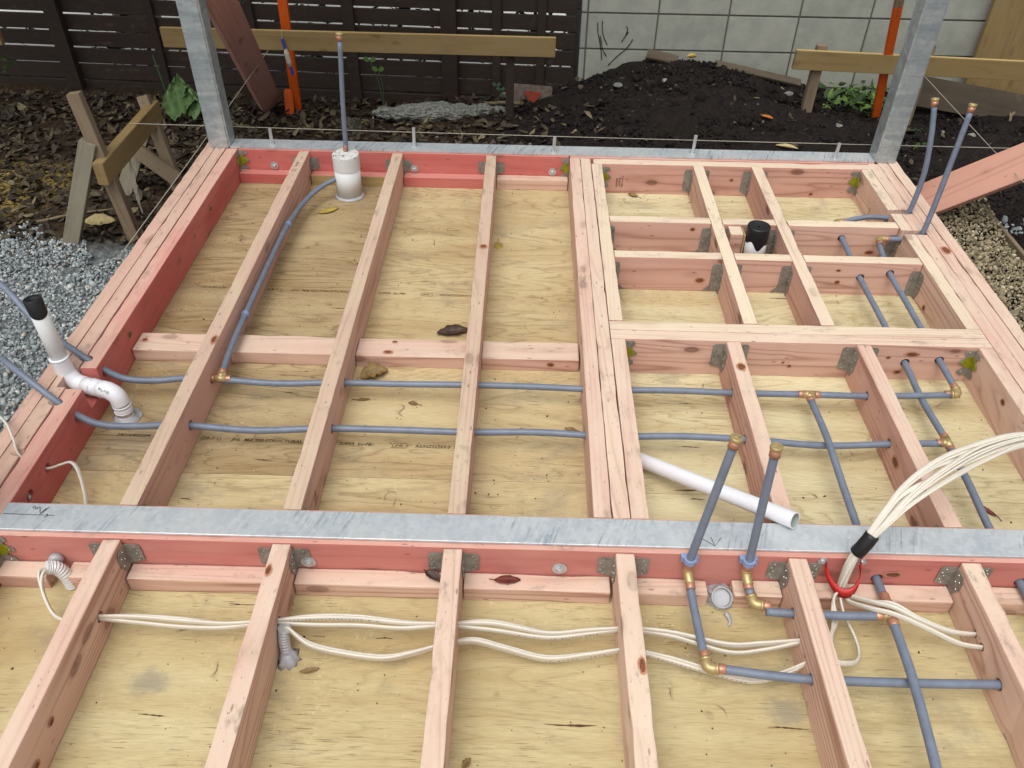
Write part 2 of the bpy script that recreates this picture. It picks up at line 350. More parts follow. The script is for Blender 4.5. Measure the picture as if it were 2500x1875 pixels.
def timber(name, a, b, mats, parent=None, holes=(), jit=.0006, bev=.0022, gap=.0004, axis=None):
    a, b = V(a), V(b); d = b-a; c = (a+b)/2
    ax = max(range(3), key=lambda i: d[i]) if axis is None else axis
    dims = [x-2*gap for x in d]
    if ax == 1: L, A, B, rz = dims[1], dims[0], dims[2], math.pi/2
    else: L, A, B, rz = dims[0], dims[1], dims[2], 0
    bm = bmesh.new(); bmesh.ops.create_cube(bm, size=1)
    bmesh.ops.scale(bm, vec=(L, A, B), verts=bm.verts)
    bmesh.ops.bevel(bm, geom=list(bm.edges), offset=bev, segments=2, profile=.6, affect='EDGES')
    if jit:
        k_ = max(1, int(L/.045))
        for i in range(1, k_):
            xx_ = -L/2+L*i/k_+rnd.uniform(-.012, .012)
            bmesh.ops.bisect_plane(bm, geom=list(bm.verts)+list(bm.edges)+list(bm.faces), plane_co=(xx_, 0, 0), plane_no=(1, 0, 0))
        o_ = V((rnd.uniform(0, 99), rnd.uniform(0, 99), 0)); bow = rnd.uniform(-.0012, .0012)*min(1, L)
        for v in bm.verts:
            x_, y_, z_ = v.co
            e_ = (abs(y_) > A/2-bev*1.6) and (abs(z_) > B/2-bev*1.6)
            cs_ = (3 if y_ > 0 else 0)+(7 if z_ > 0 else 0)
            v.co.y += .0005*noise.noise(V((x_*5, cs_, 0))+o_)+bow*(1-(2*x_/L)**2)
            v.co.z += .0005*noise.noise(V((x_*5, cs_, 9))+o_)
            if e_:
                n_ = max(0, noise.noise(V((x_*14, cs_*5.3, 20))+o_)-.12)*.0045+max(0, noise.noise(V((x_*45, cs_*5.3, 40))+o_)-.2)*.0028
                v.co.y -= math.copysign(n_, y_); v.co.z -= math.copysign(n_, z_)
    me = bpy.data.meshes.new(name); bm.to_mesh(me); bm.free()
    o = link(name, me, mats, parent, c+V((0, 0, rnd.uniform(-jit, jit))), (0, 0, rz))
    if parent is not None: put(o, parent)
    o['zh'] = B/2
    if holes: PENDING.append((o, holes))
    else: tops(o)
    return o
def tops(o):
    me = o.data
    if len(me.materials) > 1:
        for p in me.polygons:
            p.material_index = 1 if (p.normal.z > .5 and p.center.z > o['zh']-.0075) else 0
    del o['zh']
def cut_all():
    cs = []
    for o, hs_ in PENDING:
        b = MB()
        for h in hs_:
            if h[0] == 'b': b.box(h[1], h[2])
            else: b.cyl(h[1], h[2], h[3], n=18)
        me = bpy.data.meshes.new('cut'); me.from_pydata(b.v, [], b.f); bm = bmesh.new(); bm.from_mesh(me)
        bmesh.ops.recalc_face_normals(bm, faces=bm.faces); bm.to_mesh(me); bm.free()
        c = bpy.data.objects.new('cut', me); COL.objects.link(c); cs.append(c)
        md = o.modifiers.new('b', 'BOOLEAN'); md.operation = 'DIFFERENCE'; md.solver = 'EXACT'; md.object = c
    dg = bpy.context.evaluated_depsgraph_get(); dg.update()
    new = [bpy.data.meshes.new_from_object(o.evaluated_get(dg)) for o, _ in PENDING]
    for (o, _), me in zip(PENDING, new):
        o.modifiers.clear(); mats = list(o.data.materials); o.data = me
        me.materials.clear()
        for m in mats: me.materials.append(m)
        tops(o)
    for c in cs: bpy.data.objects.remove(c)
TEXTS = []
def text(s, size, mat, parent, origin, xdir, ydir, name='printed_lettering', shear=0.0, sx=1.0):
    TEXTS.append((s, size, mat, parent, V(origin), V(xdir).normalized(), V(ydir).normalized(), name, shear, sx))
def text_all():
    obs = []
    for s, size, *_r in TEXTS:
        c = bpy.data.curves.new('t', 'FONT'); c.body = s; c.size = size; c.resolution_u = 2; c.shear = _r[6]; c.align_y = 'CENTER'; c.offset = .006*size
        o = bpy.data.objects.new('t', c); COL.objects.link(o); obs.append(o)
    dg = bpy.context.evaluated_depsgraph_get(); dg.update()
    ms = [bpy.data.meshes.new_from_object(o.evaluated_get(dg)) for o in obs]
    for o, me, (s, size, mat, parent, org, xd, yd, name, sh, sx) in zip(obs, ms, TEXTS):
        bpy.data.objects.remove(o)
        zd = xd.cross(yd).normalized()
        mw = Matrix(((xd.x*sx, yd.x, zd.x, org.x), (xd.y*sx, yd.y, zd.y, org.y), (xd.z*sx, yd.z, zd.z, org.z), (0, 0, 0, 1)))
        me.transform(mw); me.transform(Matrix.Translation(-org)); me.materials.clear()
        link(name, me, mat, parent, org)
def strokes(name, lines, r, mat, parent):
    b = MB()
    for l in lines: b.tube(l, r, 4)
    return b.build(name, mat, parent)

# ================================================================== SETTING
FL = -.136
def gh(x, y):
    z = -.365
    z += -.06*max(0, min(1, (y-2.0)/1.4))
    if x > .3: z += .10*min(1, (x-.3)/1.2)*max(0, min(1, (y-1.9)/.4))
    m = .205*math.exp(-((x-1.82)/(.58 if x < 1.82 else .68))**2-((y-3.45)/.5)**2)
    m += .07*math.exp(-((x-1.7)/1.0)**2-((y-2.8)/.5)**2)
    z += m
    if x > 2.5: # trench on the right, and the pit beside it
        f = max(0, min(1, (x-3.08)/.12))*max(0, min(1, (2.75-y)/.35))
        z -= .22*f
    if y > 3.66: z = min(z, -.45)
    if y > 3.62 and x < 1.24: z = -.46
    return z
def ground():
    def axis(lo, hi, st, far): 
        a = list(np.arange(lo, hi+1e-6, st)); g = st; p = hi
        while p < far: g *= 1.45; p += g; a.append(p)
        g = st; p = lo
        while p > -far: g *= 1.45; p -= g; a.insert(0, p)
        return a
    xs = axis(-2.7, 4.4, .035, 90); ys = axis(-2.2, 3.9, .035, 90)
    nx, ny = len(xs), len(ys); v = np.zeros((nx*ny, 3)); k = 0
    for y in ys:
        for x in xs:
            z = gh(x, y)
            if -2.8 < x < 4.5 and 1.5 < y < 3.66:
                p = V((x*3.2, y*3.2, 0)); k9 = 1+.9*max(0, min(1, (x-.9)*2))*max(0, min(1, (y-2.5)*3)); z += (.018*noise.noise(p)+.014*noise.noise(p*3.1)+.009*noise.noise(p*8))*k9
            v[k] = (x, y, z); k += 1
    i = np.arange(nx*ny).reshape(ny, nx)
    f = np.stack([i[:-1, :-1], i[:-1, 1:], i[1:, 1:], i[1:, :-1]], -1).reshape(-1, 4)
    o = from_arrays('ground', v, f, 'ground'); o.data.polygons.foreach_set('use_smooth', [True]*len(f))
    tag(o, 'dark soil ground with leaf litter around the floor frame', 'ground', kind='structure')
ground()
b = MB(); b.box((-14, 4.05, -.6), (14, 22, -.455)); tag(b.build('neighbouring_driveway', 'conc'), 'pale concrete driveway beyond the dark fence', 'driveway', kind='structure')

# stones, crumbs, leaves scattered as single meshes
ICO_V = np.array([(0, 0, 1), (.894, 0, .447), (.276, .851, .447), (-.724, .526, .447), (-.724, -.526, .447), (.276, -.851, .447), (.724, .526, -.447), (-.276, .851, -.447), (-.894, 0, -.447), (-.276, -.851, -.447), (.724, -.526, -.447), (0, 0, -1)])
ICO_F = np.array([(0, 1, 2), (0, 2, 3), (0, 3, 4), (0, 4, 5), (0, 5, 1), (1, 6, 2), (2, 6, 7), (2, 7, 3), (3, 7, 8), (3, 8, 4), (4, 8, 9), (4, 9, 5), (5, 9, 10), (5, 10, 1), (1, 10, 6), (6, 11, 7), (7, 11, 8), (8, 11, 9), (9, 11, 10), (10, 11, 6)])
RN = np.random.default_rng(11)
def rotm(n):
    q = RN.normal(size=(n, 4)); q /= np.linalg.norm(q, axis=1)[:, None]; a, b_, c, d = q.T
    return np.stack([np.stack([1-2*(c*c+d*d), 2*(b_*c-a*d), 2*(b_*d+a*c)], -1), np.stack([2*(b_*c+a*d), 1-2*(b_*b_+d*d), 2*(c*d-a*b_)], -1), np.stack([2*(b_*d-a*c), 2*(c*d+a*b_), 1-2*(b_*b_+c*c)], -1)], 1)
def stones(name, pts, size, mat, label, cat, flat=.62):
    n = len(pts); s = size*RN.lognormal(0, .32, n)
    sc = np.stack([s, s*RN.uniform(.65, 1, n), s*RN.uniform(flat-.15, flat+.15, n)], -1)
    lv = ICO_V[None]*(1+RN.uniform(-.28, .28, (n, 12, 1)))*sc[:, None]
    wv = np.einsum('nij,nkj->nki', rotm(n), lv)+pts[:, None]
    f = (ICO_F[None]+(np.arange(n)*12)[:, None, None]).reshape(-1, 3)
    return tag(from_arrays(name, wv.reshape(-1, 3), f, mat), label, cat, kind='stuff')
def scatter(n, x0, x1, y0, y1, ok, zoff=0.0):
    o = []
    while len(o) < n:
        x, y = rnd.uniform(x0, x1), rnd.uniform(y0, y1)
        if ok(x, y): o.append((x, y, gh(x, y)+zoff+rnd.uniform(-.004, .008)))
    return np.array(o)
gl = lambda x, y: y < 1.84+.10*math.sin(x*9)+.05*math.sin(x*23)-(.0 if x < -.9 else .08)
p = scatter(28000, -2.1, -.40, -.2, 1.98, gl); stones('gravel', p, .0071, 'gravel', 'blue grey crushed gravel left of the floor frame', 'gravel')
p = scatter(12500, 2.50, 3.07, .2, 2.2, lambda x, y: True, .05); stones('gravel', p, .0076, 'gravelb', 'brown crushed gravel in the trench right of the frame', 'gravel', .42)
p = scatter(300, 3.2, 3.6, 1.4, 2.45, lambda x, y: rnd.random() < .5); stones('gravel', p, .012, 'gravel', 'sparse pale stones in the dark pit on the right', 'gravel')
p = scatter(9000, .5, 4.2, 2.12, 3.62, lambda x, y: rnd.random() < min(1, (x-.4)*1.2)); stones('soil_crumbs', p, .0068, 'clod', 'dark crumbly soil of the heap and its apron', 'soil', .8)
p = scatter(260, .9, 3.0, 2.5, 3.6, lambda x, y: True, -.004); stones('soil_clods', p, .021, 'clodb', 'lumpy dark clods on the soil heap', 'soil', .8)
p = scatter(900, -2.6, .8, 1.75, 3.6, lambda x, y: True); stones('soil_crumbs', p, .009, 'clod', 'dark soil crumbs among the dead leaves', 'soil', .8)

LX = np.array([0, .18, .45, .75, 1.0]); LW = np.array([.05, .62, 1.0, .62, .02])
def leaf_arrays(n, pts, size, curl=.5):
    vs = np.zeros((n, 15, 3))
    L = size*RN.lognormal(0, .3, n); W = L*RN.uniform(.22, .36, n); cu = RN.normal(0, curl, n); ben = RN.normal(0, curl, n)
    for i in range(5):
        for j, sgn in enumerate((-1, 0, 1)):
            vs[:, i*3+j, 0] = (LX[i]-.5)*L; vs[:, i*3+j, 1] = sgn*LW[i]*W*(1+RN.uniform(-.25, .25, n))
            vs[:, i*3+j, 2] = cu*abs(sgn)*LW[i]*W*.9+ben*((LX[i]-.5)**2)*L+RN.normal(0, .03, n)*L
    th = RN.uniform(0, 2*np.pi, n); ti = np.clip(RN.normal(0, .35, n), -.8, .8); c, s_ = np.cos(th), np.sin(th)
    z = vs[..., 2]+np.tan(ti)[:, None]*vs[..., 0]
    x = vs[..., 0]*c[:, None]-vs[..., 1]*s_[:, None]; y = vs[..., 0]*s_[:, None]+vs[..., 1]*c[:, None]
    wv = np.stack([x, y, z], -1)+pts[:, None]
    q = np.array([(i*3+j, (i+1)*3+j, (i+1)*3+j+1, i*3+j+1) for i in range(4) for j in range(2)])
    f = (q[None]+(np.arange(n)*15)[:, None, None]).reshape(-1, 4)
    return wv.reshape(-1, 3), f
def leaves(name, pts, size, mat, label, cat, curl=.5):
    v, f = leaf_arrays(len(pts), pts, size, curl); o = from_arrays(name, v, f, mat)
    o.data.polygons.foreach_set('use_smooth', [True]*len(f)); return tag(o, label, cat, kind='stuff')
p = scatter(5200, -2.7, 1.35, 1.8, 3.62, lambda x, y: rnd.random() < (1 if x < .3 else max(.06, 1-(x-.3)*1.1)), .012)
leaves('leaf_litter', p, .044, 'litter', 'brown dead leaf litter between the fence and the floor frame', 'leaf litter')
p = scatter(120, 1.1, 4.0, 2.15, 3.5, lambda x, y: True, .012)
leaves('leaf_litter', p, .035, 'litter', 'few dead leaf scraps on the dark soil heap', 'leaf litter')
p = np.array([(x, 3.735+.05*(1.24-x)+abs(rnd.gauss(0, .10)), rnd.uniform(-.45, 1.1)) for x in [rnd.choice([-2.4, -1.7, -1.45, -1.0, -.75, -.5, .1, .35, .6, .85, 1.05])+rnd.gauss(0, .15) for _ in range(3600)]])
leaves('ivy', p, .055, 'ivy', 'dark ivy foliage glimpsed through the fence gaps', 'ivy', .4)

# ------------------------------------------------------------------ unseen tree added beyond the fence to shade the back left
T = thing('unseen_shade_tree', 'broadleaf tree beyond the fence whose crown shades the back left corner', 'tree', (-1.9, 4.9, -.46))
tr = MB(); rt = random.Random(3)
tr.tube(cr([(-1.9, 4.9, -.5), (-1.85, 4.85, .8), (-1.95, 4.8, 1.9), (-1.8, 4.6, 2.8)], 5), [.17-.006*i for i in range(16)], 12, wob=.05)
for a_ in range(9):
    an = a_*.7; e_ = V((-1.8+1.9*math.cos(an)*rt.uniform(.6, 1), 3.7+1.6*math.sin(an)*rt.uniform(.6, 1), rt.uniform(2.9, 3.8)))
    tr.tube(cr([(-1.9, 4.8, 1.7+.1*a_), V((-1.85, 4.7, 2.4)).lerp(e_, .45), e_], 4), [.06-.006*i for i in range(9)], 7, wob=.08)
tr.build('trunk', 'greyb', T, True)
cc_ = [V((-1.7+rt.gauss(0, 1.0), 3.3+rt.gauss(0, .9), 3.4+rt.gauss(0, .45))) for _ in range(60)]
pt = np.array([tuple(c_+V((rt.gauss(0, .3), rt.gauss(0, .3), rt.gauss(0, .2)))) for c_ in cc_ for _ in range(150)])
v_a, f_a = leaf_arrays(len(pt), pt, .15, .4); put(tag(from_arrays('crown', v_a, f_a, 'ivy'), kind='stuff'), T)
# ------------------------------------------------------------------ fence
FY = lambda x: 3.665+.0524*(1.24-x)
fang = -math.atan(.0524)
fence = thing('slat_fence', 'dark brown horizontal slat fence behind the leaf litter', 'fence', (-1.4, FY(-1.4), -.46))
x0, x1 = -5.2, 1.225
for k in range(-13, 6):
    zc = .036-.0985*k; L = (x1-x0)
    bm = bmesh.new(); bmesh.ops.create_cube(bm, size=1); bmesh.ops.scale(bm, vec=(L, .019, .0855+rnd.uniform(-.002, .0025)), verts=bm.verts)
    bmesh.ops.bevel(bm, geom=list(bm.edges), offset=.0015, segments=1, affect='EDGES')
    me = bpy.data.meshes.new('slat'); bm.to_mesh(me); bm.free()
    xm = (x0+x1)/2
    put(link('slat', me, 'fence', None, (xm, FY(xm)+.012, zc+rnd.uniform(-.003, .003)), (rnd.uniform(-.05, .05), rnd.uniform(-.0014, .0014), fang+rnd.uniform(-.0008, .0008))), fence)
for xc, w_, dy, zb in ((-4.4, .09, -.05, -.48), (-3.1, .05, -.024, -.46), (-1.895, .09, -.055, -.48), (-1.306, .045, -.024, -.46), (-.70, .045, -.024, -.46), (-.112, .07, -.03, -.46), (.48, .092, -.06, -.48), (.757, .052, -.024, -.46), (1.02, .05, -.024, -.46)):
    bm = bmesh.new(); bmesh.ops.create_cube(bm, size=1); bmesh.ops.scale(bm, vec=(w_, abs(dy)*1.0 if w_ > .06 else .025, 1.75-zb), verts=bm.verts)
    bmesh.ops.bevel(bm, geom=list(bm.edges), offset=.002, segments=1, affect='EDGES')
    me = bpy.data.meshes.new('post'); bm.to_mesh(me); bm.free()
    th_ = abs(dy) if w_ > .06 else .025
    put(link('fence_post', me, 'fence', None, (xc, FY(xc)+.002-th_/2, (1.75+zb)/2-.12), (0, 0, fang)), fence)

# ------------------------------------------------------------------ block wall
wall = thing('block_wall', 'grey concrete block wall with stacked joints behind the soil heap', 'wall', (3.5, 3.7, -.5))
b = MB(); b.box((1.245, 3.642, -.75), (7.2, 3.82, 1.71)); b.build('mortar', 'mortar', wall)
bmeshes = {}
def blockmesh(L):
    L = round(L, 3)
    if L not in bmeshes:
        bm = bmesh.new(); bmesh.ops.create_cube(bm, size=1); bmesh.ops.scale(bm, vec=(L, .18, .191), verts=bm.verts)
        bmesh.ops.bevel(bm, geom=list(bm.edges), offset=.003, segments=2, affect='EDGES')
        me = bpy.data.meshes.new('block'); bm.to_mesh(me); bm.free(); me.materials.append(M['block']); bmeshes[L] = me
    return bmeshes[L]
for k in range(-8, 3):
    zc = .109-.1-.2*k
    link('block', blockmesh(.030), 'block', wall, (1.260, 3.726, zc))
    for i in range(15): link('block', blockmesh(.391), 'block', wall, (1.2803+.2+.4*i, 3.726+rnd.uniform(-.0012, .0012), zc))
vine = MB()
def wp(x, z): return (1.28+x, 3.633, .109+z)
for l in ([(.06, -.05), (.064, -.1), (.078, -.15), (.09, -.2), (.10, -.26)], [(.085, -.04), (.09, -.09), (.10, -.13), (.125, -.175)], [(.24, -.1), (.215, -.14), (.205, -.155)], [(.27, -.14), (.24, -.19), (.19, -.235), (.14, -.29)], [(.225, -.07), (.235, -.085), (.225, -.12)], [(.08, -.125), (.1, -.2), (.125, -.24)]):
    vine.tube(cr([wp(*q) for q in l], 4), .0023, 5, wob=.5)
tag(vine.build('dried_vine', 'vine'), 'black dried vine stems stuck to the left end of the block wall', 'vine')

# ================================================================== FLOOR FRAMES
h = .0225
PA, PB, PZ = .556, .355, -.068            # the two long water pipes: y, y, height
hx = lambda y, z=PZ, r=.0145: ('c', (-9, y, z), (9, y, z), r)
def hole_x(xc, y, z=PZ, r=.0145): return ('c', (xc-.2, y, z), (xc+.2, y, z), r)
def hole_y(x, yc, z, r=.0145): return ('c', (x, yc-.2, z), (x, yc+.2, z), r)
FA = thing('joist_platform', 'back left floor bay with three long pink joists and red rim over brown plywood', 'floor frame', (.4, 1.0, -.16))
FB = thing('joist_platform', 'back right floor bay gridded with cream topped joists and blocking over pale plywood', 'floor frame', (1.8, 1.0, -.16))
FC = thing('joist_platform', 'front floor bay nearest the camera with six pink joists over greenish plywood', 'floor frame', (1.0, -1.0, -.16))
# plywood sheets
def sheet(par, x0, x1, y0, y1, mat, dz=0): return timber('plywood_sheet', (x0, y0, FL-.017), (x1, y1, FL+dz), mat, par, jit=0, bev=.0004, gap=.0002, axis=0)
plyA1 = sheet(FA, -.43, 1.2, -.05, .236, 'ply_m'); plyA2 = sheet(FA, -.43, .4, .2365, 2.09, 'ply_l_shaded', .0003); plyA3 = sheet(FA, .4, 1.2, .2365, 2.09, 'ply_m', .0003)  # left sheet split off under the joist to carry the shade darkened brown
plyB1 = sheet(FB, 1.2, 2.53, -.05, .206, 'ply_r'); plyB2 = sheet(FB, 1.2, 2.53, .2065, 2.09, 'ply_r', .0003)
plyC1 = sheet(FC, -.43, 1.2, -2.0, -.052, 'ply_f'); plyC2 = sheet(FC, 1.2, 2.53, -2.0, -.052, 'ply_f', .0003)
# left rim: three boards
slA = ('c', (-.392, .572, .048), (-.232, .530, -.090), .0145); slB = ('c', (-.396, .376, .048), (-.236, .338, -.090), .0145)
notch = ('b', (-.365, .418, -.078), (-.25, .512, .1))
notch2 = ('b', (-.365, .425, -.060), (-.25, .515, .1))
cab = ('c', (-.40, .172, .042), (-.24, .158, -.095), .0135)
timber('rim_joist', (-.432, -.10, -.24), (-.387, 2.10, 0), ['pink', 'rim_top'], FA)
timber('rim_joist', (-.3845, -.10, -.14), (-.3395, 2.10, 0), ['pink', 'rim_top'], FA, [slA, slB, notch2, cab])
timber('rim_joist', (-.3365, -.10, -.137), (-.287, 2.00, .001), ['red', 'redtop'], FA, [slA, slB, notch, cab, ('c', (-.30, .064, -.05), (-.2, .064, -.062), .017)], bev=.004)
# far rim (red) and rear plank, batten ledgers
timber('rim_joist', (-.286, 1.99, -.137), (1.131, 2.035, 0), ['red', 'red2'], FA)
timber('rim_joist', (-.40, 2.046, -.2), (2.43, 2.091, 0), ['red', 'red2'], FA)
timber('rim_joist', (1.134, 1.985, -.137), (2.43, 2.030, 0), ['red2', 'redtop'], FB)
for (xa, xb), m in (((-.286, -.024), 'red'), ((.024, .376), 'pine_end'), ((.424, .776), 'red'), ((.824, 1.13), 'fresh')):
    timber('ledger_batten', (xa, 1.945, -.137), (xb, 1.9895, -.0895), [m, 'red2' if m != 'fresh' else 'fresh_top'], FA)
# joists of the left bay
JO = {}
for x in (0, .4, .8):
    JO[x] = timber('joist', (x-h, .0005, -.137), (x+h, 1.989, 0), ['pink', 'pink_top'], FA, [hole_x(x, PA), hole_x(x, PB)], bev=.003)
for xa, xb, m in ((-.286, -.023, 'fresh'), (.023, .377, 'fresh'), (.423, .777, 'fresh'), (.823, 1.131, 'rose')):
    timber('flat_block', (xa, .716, -.137), (xb, .808, -.0895), [m, 'fresh_top'], FA, jit=.001, bev=.003)
# triple bearer
for i, (xa, xb) in enumerate(((1.1325, 1.177), (1.178, 1.222))):
    timber('bearer', (xa, .0005, -.137), (xb, 1.984, 0), ['fresh', 'fresh_top'], FB, [hole_x(xa+.02, PA), hole_x(xa+.02, PB)])
timber('bearer', (1.223, .816, -.137), (1.2675, 1.933, 0), ['fresh', 'pale_top'], FB)
timber('bearer', (1.223, .0005, -.137), (1.2675, .719, 0), ['fresh', 'fresh_top'], FB, [hole_x(1.245, PA), hole_x(1.245, PB)])
# right bay
farlin = timber('trimmer', (1.232, 1.936, -.137), (2.400, 1.982, 0), ['rose', 'pale_top'], FB)
n1 = ('b', (2.33, 1.558, -.055), (2.442, 1.588, .1)); n2 = ('b', (2.33, 1.402, -.055), (2.442, 1.432, .1))
rlin = timber('rim_joist', (2.352, .816, -.137), (2.3965, 1.934, 0), ['fresh', 'pale_top'], FB, [n1, n2])
timber('rim_joist', (2.352, .0005, -.137), (2.3965, .719, 0), ['fresh', 'fresh_top'], FB)
timber('rim_joist', (2.3975, -.10, -.137), (2.4415, 1.990, 0), ['fresh', 'fresh_top'], FB, [n1, n2])
timber('rim_joist', (2.4425, -.10, -.2), (2.4865, 2.10, 0), ['pink', 'fresh_top'], FB)
timber('rim_joist', (2.4875, -.10, -.24), (2.532, 2.10, 0), ['pink', 'fresh_top'], FB)
ta = timber('trimmer', (1.223, .768, -.137), (2.3965, .815, 0), ['rose', 'pale_top'], FB, [hole_y(2.148, .79, -.068), hole_y(2.25, .79, -.055)])
tb = timber('trimmer', (1.223, .720, -.137), (2.3965, .767, 0), ['rose', 'fresh_top'], FB, [hole_y(2.148, .74, -.068), hole_y(2.25, .74, -.055)])
G1 = timber('joist', (1.649, .816, -.137), (1.6935, 1.9355, 0), ['rose', 'pale_top'], FB)
G2 = timber('joist', (1.894, .816, -.137), (1.9385, 1.9355, 0), ['rose', 'pale_top'], FB)
ROW = {}
for rn, ya, yb in (('A', 1.447, 1.492), ('B', 1.195, 1.240)):
    for i, (xa, xb) in enumerate(((1.2685, 1.6485), (1.694, 1.8935), (1.939, 2.3515))):
        hl = []
        if i == 2: hl = [hole_y(2.148, ya, -.05 if rn == 'A' else -.062)]+([hole_y(2.247, ya, -.042)] if rn == 'B' else [])
        ROW[rn, i] = timber('blocking', (xa, ya, -.137), (xb, yb, 0), ['rose', 'pale_top'], FB, hl)
for x in (1.6, 2.0):
    JO['r', x] = timber('joist', (x-h, .0005, -.137), (x+h, .7195, 0), ['rose', 'fresh_top'], FB, [hole_x(x, PA), hole_x(x, PB)], bev=.004)
nailer = timber('packing_block', (1.712, 1.384, -.137), (1.760, 1.446, -.008), ['rose', 'pale_top'], FB)
timber('packing_block', (1.7605, 1.376, -.137), (1.767, 1.44, -.006), ['pine_end', 'pine_end'], FB)
# front bay
timber('rim_joist', (-.432, -2.0, -.24), (-.387, -.105, 0), ['pink', 'pink_top'], FC)
timber('rim_joist', (-.3845, -2.0, -.137), (-.3395, -.105, 0), ['pink', 'pink_top'], FC)
timber('rim_joist', (-.3365, -2.0, -.137), (-.287, -.105, 0), ['red', 'redtop'], FC)
for xa in (2.352, 2.3975, 2.443, 2.488): timber('rim_joist', (xa, -2.0, -.137), (xa+.044, -.105, 0), ['fresh', 'fresh_top'], FC)
LO = {}
for x in (0, .4, .8, 1.2, 1.6, 2.0):
    hl = [] if x == .4 else []
    if x in (0, .4): hl = [hole_x(x, -.27, -.068, .014)]
    if x == .8: hl = [hole_x(x, -.262, -.07, .013), hole_x(x, -.30, -.085, .012)]
    if x == 1.2: hl = [hole_x(x, -.255, -.078, .013), hole_x(x, -.305, -.078, .012)]
    if x == 1.6: hl = [hole_x(x, -.275, -.074, .011), hole_x(x, -.322, -.072, .010), hole_x(x, -.373, -.069, .0145), hole_x(x, -.211, -.067, .0145)]
    if x == 2.0: hl = [hole_x(x, -.244, -.076, .011), hole_x(x, -.280, -.074, .011), hole_x(x, -.370, -.072, .0145)]
    LO[x] = timber('joist', (x-h, -1.99, -.137), (x+h, -.1045, .0), ['fresh', 'fresh_top'], FC, hl, bev=.004)
timber('rim_joist', (-.286, -2.036, -.137), (2.35, -1.991, 0), ['red', 'redtop'], FC)
for xa, xb, m in ((-.286, -.165, 'fresh'), (-.118, -.024, 'fresh'), (.026, .376, 'fresh'), (.424, .776, 'fresh'), (.824, 1.172, 'fresh'), (1.224, 1.402, 'fresh'), (1.462, 1.576, 'fresh'), (1.624, 1.976, 'fresh'), (2.024, 2.35, 'fresh')):
    timber('ledger_batten', (xa, -.152, -.137), (xb, -.1045, -.0895), [m, 'fresh_top'], FC, jit=.001, bev=.004)

# ------------------------------------------------------------------ steel beams
SBm = thing('steel_beam', 'wide galvanised steel beam with pink timber packing between the back and front bays', 'steel beam', (1.1, -.05, -.2))
by = [('c', (x, -.2, -.072), (x, .1, -.072), .0145) for x in (1.804, 2.143)]
timber('timber_packer', (-.286, -.045, -.2), (2.351, 0, 0), ['red2', 'redtop'], SBm, by)
tpk = timber('timber_packer', (-.286, -.1035, -.137), (2.351, -.059, 0), ['red2', 'redtop'], SBm, by)
b = MB(); b.box((-.285, -.0905, .0008), (2.36, -.0095, .0075)); b.box((-.285, -.057, -.2), (2.36, -.0465, .0008)); b.box((-.285, -.0905, -.21), (2.36, -.0095, -.2005)); flange = b.build('steel_flange', 'steel', SBm)
bv = flange.modifiers.new('bev', 'BEVEL'); bv.width = .0015; bv.segments = 2
SBf = thing('steel_beam', 'galvanised steel beam with upright bolts along the far red rim', 'steel beam', (1.0, 2.04, -.2))
b = MB(); b.box((-.318, 1.999, .0008), (2.428, 2.080, .0075)); b.box((-.318, 2.036, -.2), (2.428, 2.045, .0008)); b.build('steel_flange', 'steel', SBf)
def bolt_head(p, n, par, r=.017):
    b = MB(); p = V(p); n = V(n)
    b.cyl(p, p+n*.003, r, n=20); b.cyl(p+n*.003, p+n*.0095, r*.58, r*.55, n=6); b.cyl(p+n*.0095, p+n*.011, r*.4, r*.3, n=10)
    return b.build('bolt', 'bolt', par)
for x in (-.139, .467, 1.063): bolt_head((x, 1.9895, -.070), (0, -1, 0), SBf)
for x in (.453, 1.051): bolt_head((x, -.1037, -.066), (0, -1, 0), SBm, .018)
for x, y, tz in ((-.147, 2.035, .066), (.465, 2.045, .078), (1.065, 2.018, .062), (1.662, 2.040, .074), (2.266, 2.022, .062)):
    b = MB(); b.cyl((x, y, .0075), (x, y, .011), .012, n=16); b.cyl((x, y, .011), (x, y, .018), .0095, n=6)
    b.cyl((x, y, .018), (x+.002, y, tz+.012), .0072, n=12); b.build('upright_bolt', 'bolt', SBf, smooth=False)
# marks on the steel
zs = .0082
def sp(u, v):  # handwriting layout: u to the right, v towards the back, metres
    return (-.285+u, -.0905+v, zs)
strokes('pen_mark', [[sp(.005, .046), sp(.128, .044)], [sp(.092, .046), sp(.104, .068)], [sp(.092, .05), sp(.086, .062), sp(.083, .07), sp(.078, .062)], [sp(.10, .066), sp(.094, .052)], [sp(.108, .046), sp(.112, .047), sp(.112, .04), sp(.105, .038)], [sp(.078, .068), sp(.074, .063), sp(.071, .07)], [sp(.07, .063), sp(.066, .068), sp(.07, .072)]], .0007, 'ink', SBm)
strokes('pen_mark', [[(1.372, -.053, zs), (1.41, -.084, zs), (1.43, -.058, zs)], [(1.41, -.084, zs), (1.405, -.058, zs)]], .0006, 'ink', SBm)
